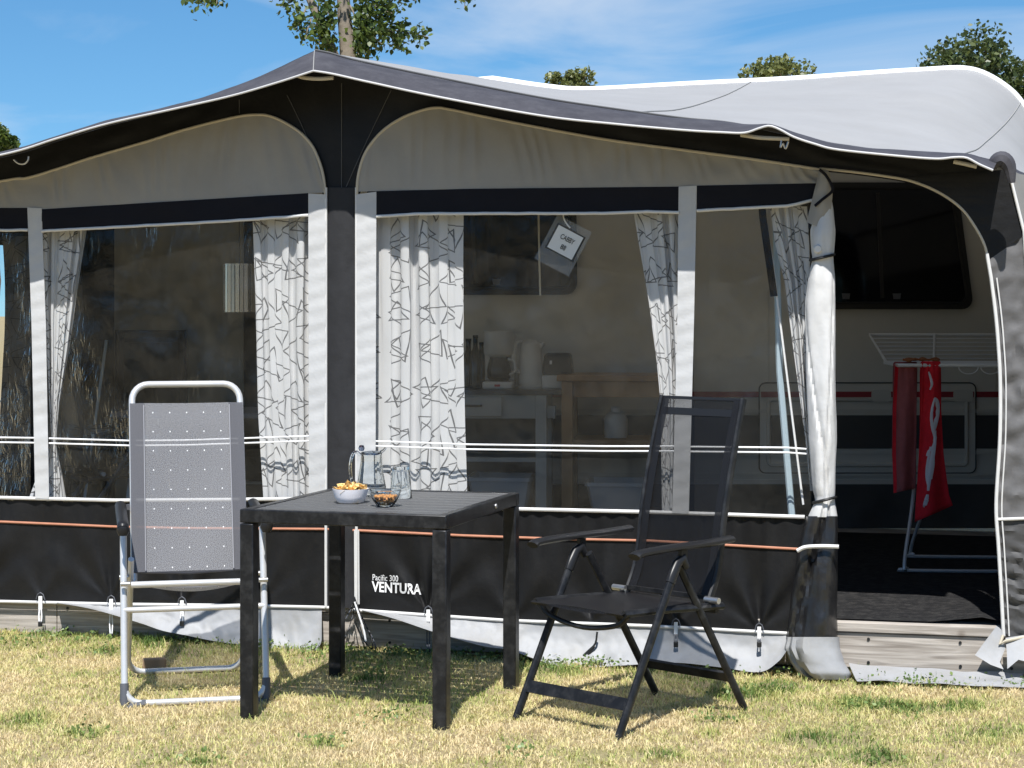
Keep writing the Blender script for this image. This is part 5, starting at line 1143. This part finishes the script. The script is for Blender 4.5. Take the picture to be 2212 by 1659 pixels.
def small_things():
    # coffee maker
    t = thing('coffee_maker', 'white filter coffee maker with glass pot on the kitchen bench', 'coffee maker', on_cab(1078, -.05), KR)
    MB().box((0, 0, .02), (.165, .20, .04)).build('base', WPLAST, t, bevel=.01); MB().box((0, .065, .17), (.165, .07, .26)).build('water_tank', WPLAST, t, bevel=.012)
    MB().lathe([(.0, .185), (.072, .185), (.083, .20), (.086, .30), (.082, .312), (0, .315)], 24).build('filter_head', WPLAST, t)
    p = MB().lathe([(0, .042), (.05, .042), (.064, .06), (.066, .10), (.055, .15), (.05, .165), (.052, .172), (.048, .172), (.046, .16), (.058, .10), (.056, .06), (0, .05)], 24).build('glass_pot', thin_glass('smoke_glass', (.55, .56, .56), .03), t)
    MB().tube(smooth_poly([(.052, -.02, .16), (.085, -.035, .15), (.09, -.04, .10), (.062, -.025, .075)], 14), .008, 8).build('pot_handle', WPLAST, t)
    MB().box((0, -.101, .02), (.03, .004, .012)).build('switch', mat('red_switch', (.4, .03, .03), .4), t)
    # kettle
    t = thing('kettle', 'white jug kettle next to the coffee maker', 'kettle', on_cab(1146, 0), KR)
    MB().lathe([(0, 0), (.07, 0), (.072, .012), (.068, .015), (.070, .03), (.066, .12), (.056, .22), (.052, .245), (.03, .262), (0, .266)], 28).build('body', WPLAST, t)
    MB().tube(smooth_poly([(-.045, -.02, .255), (-.075, -.045, .245), (-.088, -.055, .19), (-.085, -.05, .12), (-.06, -.03, .085)], 20), .012, 8).build('handle', WPLAST, t)
    MB().tube([(.05, .0, .225), (.075, 0, .25)], [.02, .008], 8).build('spout', WPLAST, t)
    # box with the toaster on it
    x, y, z = on_cab(1206, .06)
    b = MB().box((0, 0, .036), (.165, .22, .072)).build('storage_box', WPLAST, bevel=.006); b.location = (x, y, z); b.rotation_euler.z = KR; tag(b, 'low white box under the black toaster', 'box')
    t = thing('toaster', 'black two-slot toaster on the white box', 'toaster', (x, y, z + .072), KR)
    MB().slab([(-.08, -.085, .0), (.08, -.085, .0), (.082, -.085, .02), (.070, -.085, .108), (.058, -.085, .118), (-.060, -.085, .118), (-.072, -.085, .108), (-.082, -.085, .02)], (0, .17, 0)).build('body', BPLAST, t, bevel=.006)
    for yy in (-.03, .03): MB().box((0, yy, .1185), (.11, .024, .003)).build('slot', BLACKF, t)
    MB().box((-.035, -.089, .07), (.012, .008, .02)).build('lever', STEEL, t)
    # bottles
    for px, h, r in ((1012, .27, .033), (1027, .29, .03), (1040, .25, .028)):
        x, y, z = on_cab(px, .05 if px != 1027 else -.02)
        o = thing('bottle', {1012: 'leftmost dark bottle beside the coffee maker', 1027: 'tall middle dark bottle beside the coffee maker', 1040: 'dark bottle closest to the coffee maker'}[px], 'bottle', (x, y, z))
        MB().lathe([(0, 0), (r, 0), (r, h * .6), (r * .45, h * .78), (r * .4, h * .95), (0, h * .95)], 16).build('body', mat('dark_bottle_glass', (.012, .016, .012), .12), o); MB().lathe([(0, h * .945), (r * .48, h * .945), (r * .48, h), (0, h)], 12).build('cap', BPLAST, o)
    # tub in the cabinet
    def tub(name, label, loc, w, d, h, m=TUBM):
        mb = MB(); 
        def ring(s, z): return [Vector((sx * w / 2 * s + 0, sy * d / 2 * s, z)) for sx, sy in ((-.9, -1), (.9, -1), (1, -.85), (1, .85), (.9, 1), (-.9, 1), (-1, .85), (-1, -.85))]
        rs = [ring(.84, 0), ring(1, h - .02), ring(1.06, h - .02), ring(1.06, h), ring(.97, h), ring(.81, .012)]
        mb.grid([r + [r[0]] for r in rs]); v0 = len(mb.v); mb.add(rs[0], [tuple(range(8))[::-1]]); mb.add(rs[-1], [tuple(range(8))])
        o = mb.build(name, m); o.location = loc; o.rotation_euler.z = KR; tag(o, label, 'tub'); return o
    x, y, z = on_cab(1085, -.02); tub('plastic_tub', 'grey plastic tub on the bottom shelf of the kitchen bench', (x, y, .2085 + .1112), .34, .34, .19)
    # wooden kitchen table
    o = PC(1338, 850, 0.36)
    t = thing('wooden_table', 'beech kitchen table with shelves seen through the right window', 'table', (o.x, o.y, .2085), KR)
    w, d, h = .60, .48, .855
    MB().box((0, 0, h - .016), (w + .05, d + .04, .032)).build('table_top', WOODK, t, bevel=.004)
    for sx in (-1, 1):
        for sy in (-1, 1): MB().box((sx * (w / 2 - .03), sy * (d / 2 - .03), (h - .033) / 2), (.06, .06, h - .034)).build('leg', WOODK, t, bevel=.003)
    MB().box((0, -d / 2 + .028, h - .075), (w - .122, .024, .085)).build('apron', WOODK, t)
    for z in (.50, .10): MB().box((0, 0, z), (w - .122, d - .03, .018)).build('shelf', WOODK, t)
    for z in (.50, .10):
        for sy in (-1, 1): MB().box((0, sy * (d / 2 - .028), z - .03), (w - .122, .022, .035)).build('shelf_rail', WOODK, t)
    tub('plastic_tub', 'wide pale tub on the bottom shelf of the beech table', (o.x, o.y, .2085 + .1092), .34, .36, .17)
    c = MB().lathe([(0, 0), (.06, 0), (.065, .02), (.065, .10), (.05, .13), (.028, .14), (.028, .165), (0, .166)], 20).build('canister', WPLAST); c.location = (o.x - .02, o.y, .2085 + .5092); tag(c, 'white plastic canister on the middle shelf of the beech table', 'canister')
    # cloth sheet added to darken the caravan side behind the left window
    o = xpanel(247, 526, [(0, 425), (600, 425)], [(0, 1150), (600, 1147)], 70, 30, 0.14, lambda x, y, v: 0.02 * math.sin(x * .06 + 2 * nz(x * .01, v)) * (.4 + v) + .01 * nz(x * .03, v * 5), PC).build('shade_partition', mat('olive_shade_fabric', (.23, .222, .185), .7, spec=.2, var=.15, vscale=3)); tag(o, 'added olive fabric partition imitating shade at the back behind the left window', 'partition')
    # hanging sign pouch
    t = thing('hanging_sign', 'laminated pitch sign reading CABBY 88 hanging askew in the right window', 'sign', tuple(PT(1220, 470, -.03)))
    ang = R(28); cx, cy = 1222, 524
    def S(u, v, off): x = cx + u * math.cos(ang) - v * math.sin(ang); y = cy + u * math.sin(ang) + v * math.cos(ang); return PT(x, y, off)
    def rect(x0, y0, x1, y1, off, th, m, name): return part(MB().slab([S(x0, y0, off), S(x1, y0, off), S(x1, y1, off), S(x0, y1, off)], (0, th, 0)), name, m, t, smooth=False)
    pm = mat('clear_pouch', (.5, .52, .54), .15, see=0.80)
    rect(-44, -46, 40, 62, -.028, .0015, pm, 'pouch'); rect(-35, -30, 33, 30, -.0265, .001, INK, 'card_border'); pp = rect(-31, -27, 29, 27, -.0245, .001, PAPER, 'card')
    for s, y, w in (('CABBY', -3, 33), ('88', 17, 12)):
        cu = bpy.data.curves.new('lettering', 'FONT'); cu.body = s; cu.offset = .012; to = bpy.data.objects.new('lettering', cu); COL.objects.link(to); me = bpy.data.meshes.new_from_object(to); bpy.data.objects.remove(to)
        xm = max(v.co.x for v in me.vertices); k = w / xm; mb = MB(); mb.v = [tuple(S(v.co.x * k - w / 2, y - v.co.y * 15.5, -.0225)) for v in me.vertices]; mb.f = [tuple(p.vertices) for p in me.polygons]; part(mb, 'lettering', INK, pp, smooth=False)
    part(MB().tube([PT(x, y, -.025) for x, y in smooth_poly([(1216, 455), (1218, 472), (1226, 486), (1232, 492)], 12)], .003, 6), 'string', CORD, t)
    # pull cord
    o = MB().tube([PT(1163, 440, -.3), PT(1165, 560, -.3), PT(1167, 640, -.3)], .004, 6).build('pull_cord', mat('beige_cord', (.45, .40, .30), .7)); tag(o, 'thin beige cord hanging in front of the dark caravan window', 'cord')
    # hanging lantern with foil strips
    c = PT(517, 622, -.55); t = thing('hanging_lampshade', 'cylindrical shade of shiny vertical strips hanging in the left window', 'lamp', tuple(c))
    for i in range(22):
        a = 2 * math.pi * i / 22; r = .068; hh = .108 * (1 + .02 * nz(i, 1)); M = Matrix.Rotation(a + .25 * math.sin(i * 2.3), 3, 'Z')
        MB().box((r * math.sin(a), -r * math.cos(a), 0), (.0165, .0012, 2 * hh), M).build('strip', FOIL, t, smooth=False)
    for zz in (.105, -.1): MB().tube([(.066 * math.cos(a), .066 * math.sin(a), zz) for a in np.linspace(0, 2 * math.pi, 28, endpoint=False)], .0022, 6, closed=True).build('ring', STEEL, t)
    MB().tube([(0, 0, .1), (0, 0, .55)], .002, 6).build('cord', BLACKR, t)
    MB().lathe([(0, .05), (.02, .05), (.022, .1), (0, .11)], 12).build('bulb_holder', BPLAST, t); MB().bar((-.066, 0, .105), (.066, 0, .105), .003, .003).build('spider', STEEL, t)
    # broom stick
    o = MB().tube([tuple(PC(216, 880, .45)), tuple(PC(229, 735, .30))], .009, 8)
    x, y, z = tuple(PC(216, 880, .45)); o = MB().tube([(x - .09, y - .06, .25), tuple(PC(230, 735, .25))], .009, 8)
    t = thing('broom', 'pale broom handle leaning in the dark corner behind the left window', 'broom', (x - .09, y - .06, .2085))
    part(o, 'handle', mat('pale_handle', (.55, .66, .70), .4), t); MB().box((0, 0, .03), (.26, .05, .06)).build('brush_head', BPLAST, t, bevel=.008)
    # offcut of wood on the lawn
    d = CAMH * F0 / (1446 - HY); x = (333 - CX) / F0 * d
    o = MB().box((0, 0, .022), (.09, .035, .05)).build('wood_offcut', mat('offcut_wood', (.30, .20, .12), .8, var=.2, vscale=12), bevel=.006); o.location = (x, d, ground_z(x, d)); o.rotation_euler.z = R(14); tag(o, 'short brown wood offcut lying under the grey camping chair', 'wood')
small_things()

# ================================================================== DRYING RACK
def drying_rack():
    dd = 8.95; x0 = (1940 - CX) / F0 * dd
    t = thing('drying_rack', 'white wire clothes rack standing on the black carpet in the doorway', 'drying rack', (x0, dd, 0.2085), R(-4))
    W = 1.0; h = .945
    fr = MB().tube([(0, 0, h), (0, .52, h), (W, .52, h), (W, 0, h)], .009, 8, closed=True).build('top_frame', RAILW, t)
    for i in range(1, 9): MB().tube([(0, .52 * i / 9, h), (W, .52 * i / 9, h)], .003, 6).build('wire', RAILW, t)
    # raised wing
    wy, wz = .98, 1.075
    MB().tube([(0.01, .52, h), (-.02, wy, wz), (W + .02, wy, wz), (W - .01, .52, h)], .008, 8).build('wing', RAILW, t)
    for i in range(1, 7): f = i / 7; MB().tube([(-.02 * f, .52 + (wy - .52) * f, h + (wz - h) * f), (W + .02 * f, .52 + (wy - .52) * f, h + (wz - h) * f)], .003, 6).build('wire', RAILW, t)
    MB().tube([(.24, .53, h), (.31, wy, wz)], .006, 6).build('wing_brace', RAILW, t)
    # crossed legs, each one bent tube
    def leg(y0, y1, xo):
        pts = [(xo + .06, y1, h), (xo + .10, (y0 + y1) / 2, .47), (xo + .02, y0, .06), (xo + .03, y0 - .0, .02), (xo + .07, y0, .009), (W, y0, .009)]
        MB().tube(smooth_poly(pts, 40), .0085, 8).build('leg', ALU, t)
    leg(-.08, .45, .0); leg(.44, .04, .10)
    for k in range(5):
        x = .32 + k * .1; MB().tube([(x + .045 * math.cos(a), -.004, h - .004 - .035 * math.sin(a)) for a in np.linspace(0, math.pi, 12)], .0025, 6).build('hook', RAILW, t)
drying_rack()
def towels():
    def towel(label, L_, R_, d, name, lean, front=REDT, back=None):
        rows = []; l = resample(L_, 40); r = resample(R_, 40)
        for j in range(40):
            v = j / 39; row = []
            for i in range(21):
                u = i / 20; x = l[j][0] * (1 - u) + r[j][0] * u; y = l[j][1] * (1 - u) + r[j][1] * u; q = d + lean * v + .018 * math.sin(u * 7 + v * 2) * (.3 + v) + .008 * nz(u * 5, v * 5)
                row.append(Vector(((x - CX) / F0 * q, q, CAMH + (HY - y) / F0 * q)))
            rows.append(row)
        # over the rail and a short way down behind
        top = rows[0]; rows = [[p + Vector((0, .05, -.30)) for p in top], [p + Vector((0, .045, -.05)) for p in top], [p + Vector((0, .035, .004)) for p in top], [p + Vector((0, .012, .012)) for p in top]] + rows
        o = MB().grid(rows).build(name, front, solid=.004); tag(o, label, 'towel', None); return rows, o
    rows, o1 = towel('bright red towel with white swirls hanging over the clothes rack', [(1992, 787), (1990, 880), (1984, 1000), (1978, 1090), (1976, 1128)], [(2032, 787), (2033, 880), (2038, 980), (2050, 1070), (2058, 1092)], 8.935, 'towel', 0.02)
    rows2, o2 = towel('dark red towel with faded reverse hanging left on the clothes rack', [(1933, 788), (1928, 880), (1927, 980), (1930, 1065)], [(1981, 788), (1980, 880), (1979, 980), (1977, 1055)], 9.02, 'towel', -.02, REDB)
    def W(x, y):      # white print on the bright towel
        return Vector(((x - CX) / F0 * 8.915, 8.915 , CAMH + (HY - y) / F0 * 8.915))
    body = rows[4:]
    def onT(x, y):
        best = None
        for r in body:
            for p in r:
                q = (p.x / p.y * F0 + CX - x) ** 2 + (HY - (p.z - CAMH) / p.y * F0 - y) ** 2
                if best is None or q < best[0]: best = (q, p)
        q = best[1].y - .006; return Vector(((x - CX) / F0 * q, q, CAMH + (HY - y) / F0 * q))
    for pl, rr in (([(2018, 860), (2024, 868), (2025, 890), (2021, 915), (2016, 935)], .012), ([(2019, 862), (2014, 880), (2012, 905), (2016, 930), (2020, 945), (2016, 965), (2006, 975), (2002, 985)], .008), ([(2020, 930), (2018, 960), (2012, 1000), (2008, 1030), (2005, 1060)], .011), ([(2010, 965), (2004, 1000), (2002, 1030), (2006, 1055)], .007),
                   ([(2015, 965), (2016, 1000), (2012, 1035)], .007), ([(2004, 1068), (2000, 1085), (1996, 1096)], .011), ([(2006, 803), (2010, 815), (2013, 830), (2009, 842)], .006)):
        P = [onT(x, y) for x, y in smooth_poly(pl, 14)]; n = len(P)
        o = MB().tube(P, [rr * (.45 + .55 * math.sin(math.pi * (i + .5) / n)) for i in range(n)], 8, flat=.18, up=(0, 1, 0)).build('print_mark', TWHITE, o1)
    # red face of the folded edge on the darker towel
    e = [r[:4] for r in rows2[4:]]; MB().grid([[p + Vector((0, -.006, 0)) for p in r] for r in e]).build('folded_edge', REDT, o2)
    o = MB().grid([[Vector(((x - CX) / F0 * (9.0 + v * .25), 9.0 + v * .25, 1.168 + .012 * nz(x * .07, v * 3) + .008)) for x in np.linspace(1950, 2030, 24)] for v in np.linspace(0, 1, 10)]).build('folded_cloth', mat('orange_cloth', (.38, .13, .04), .9, var=.4, vscale=20), solid=.006); tag(o, 'orange brown cloth lying flat on the clothes rack', 'cloth')
towels()
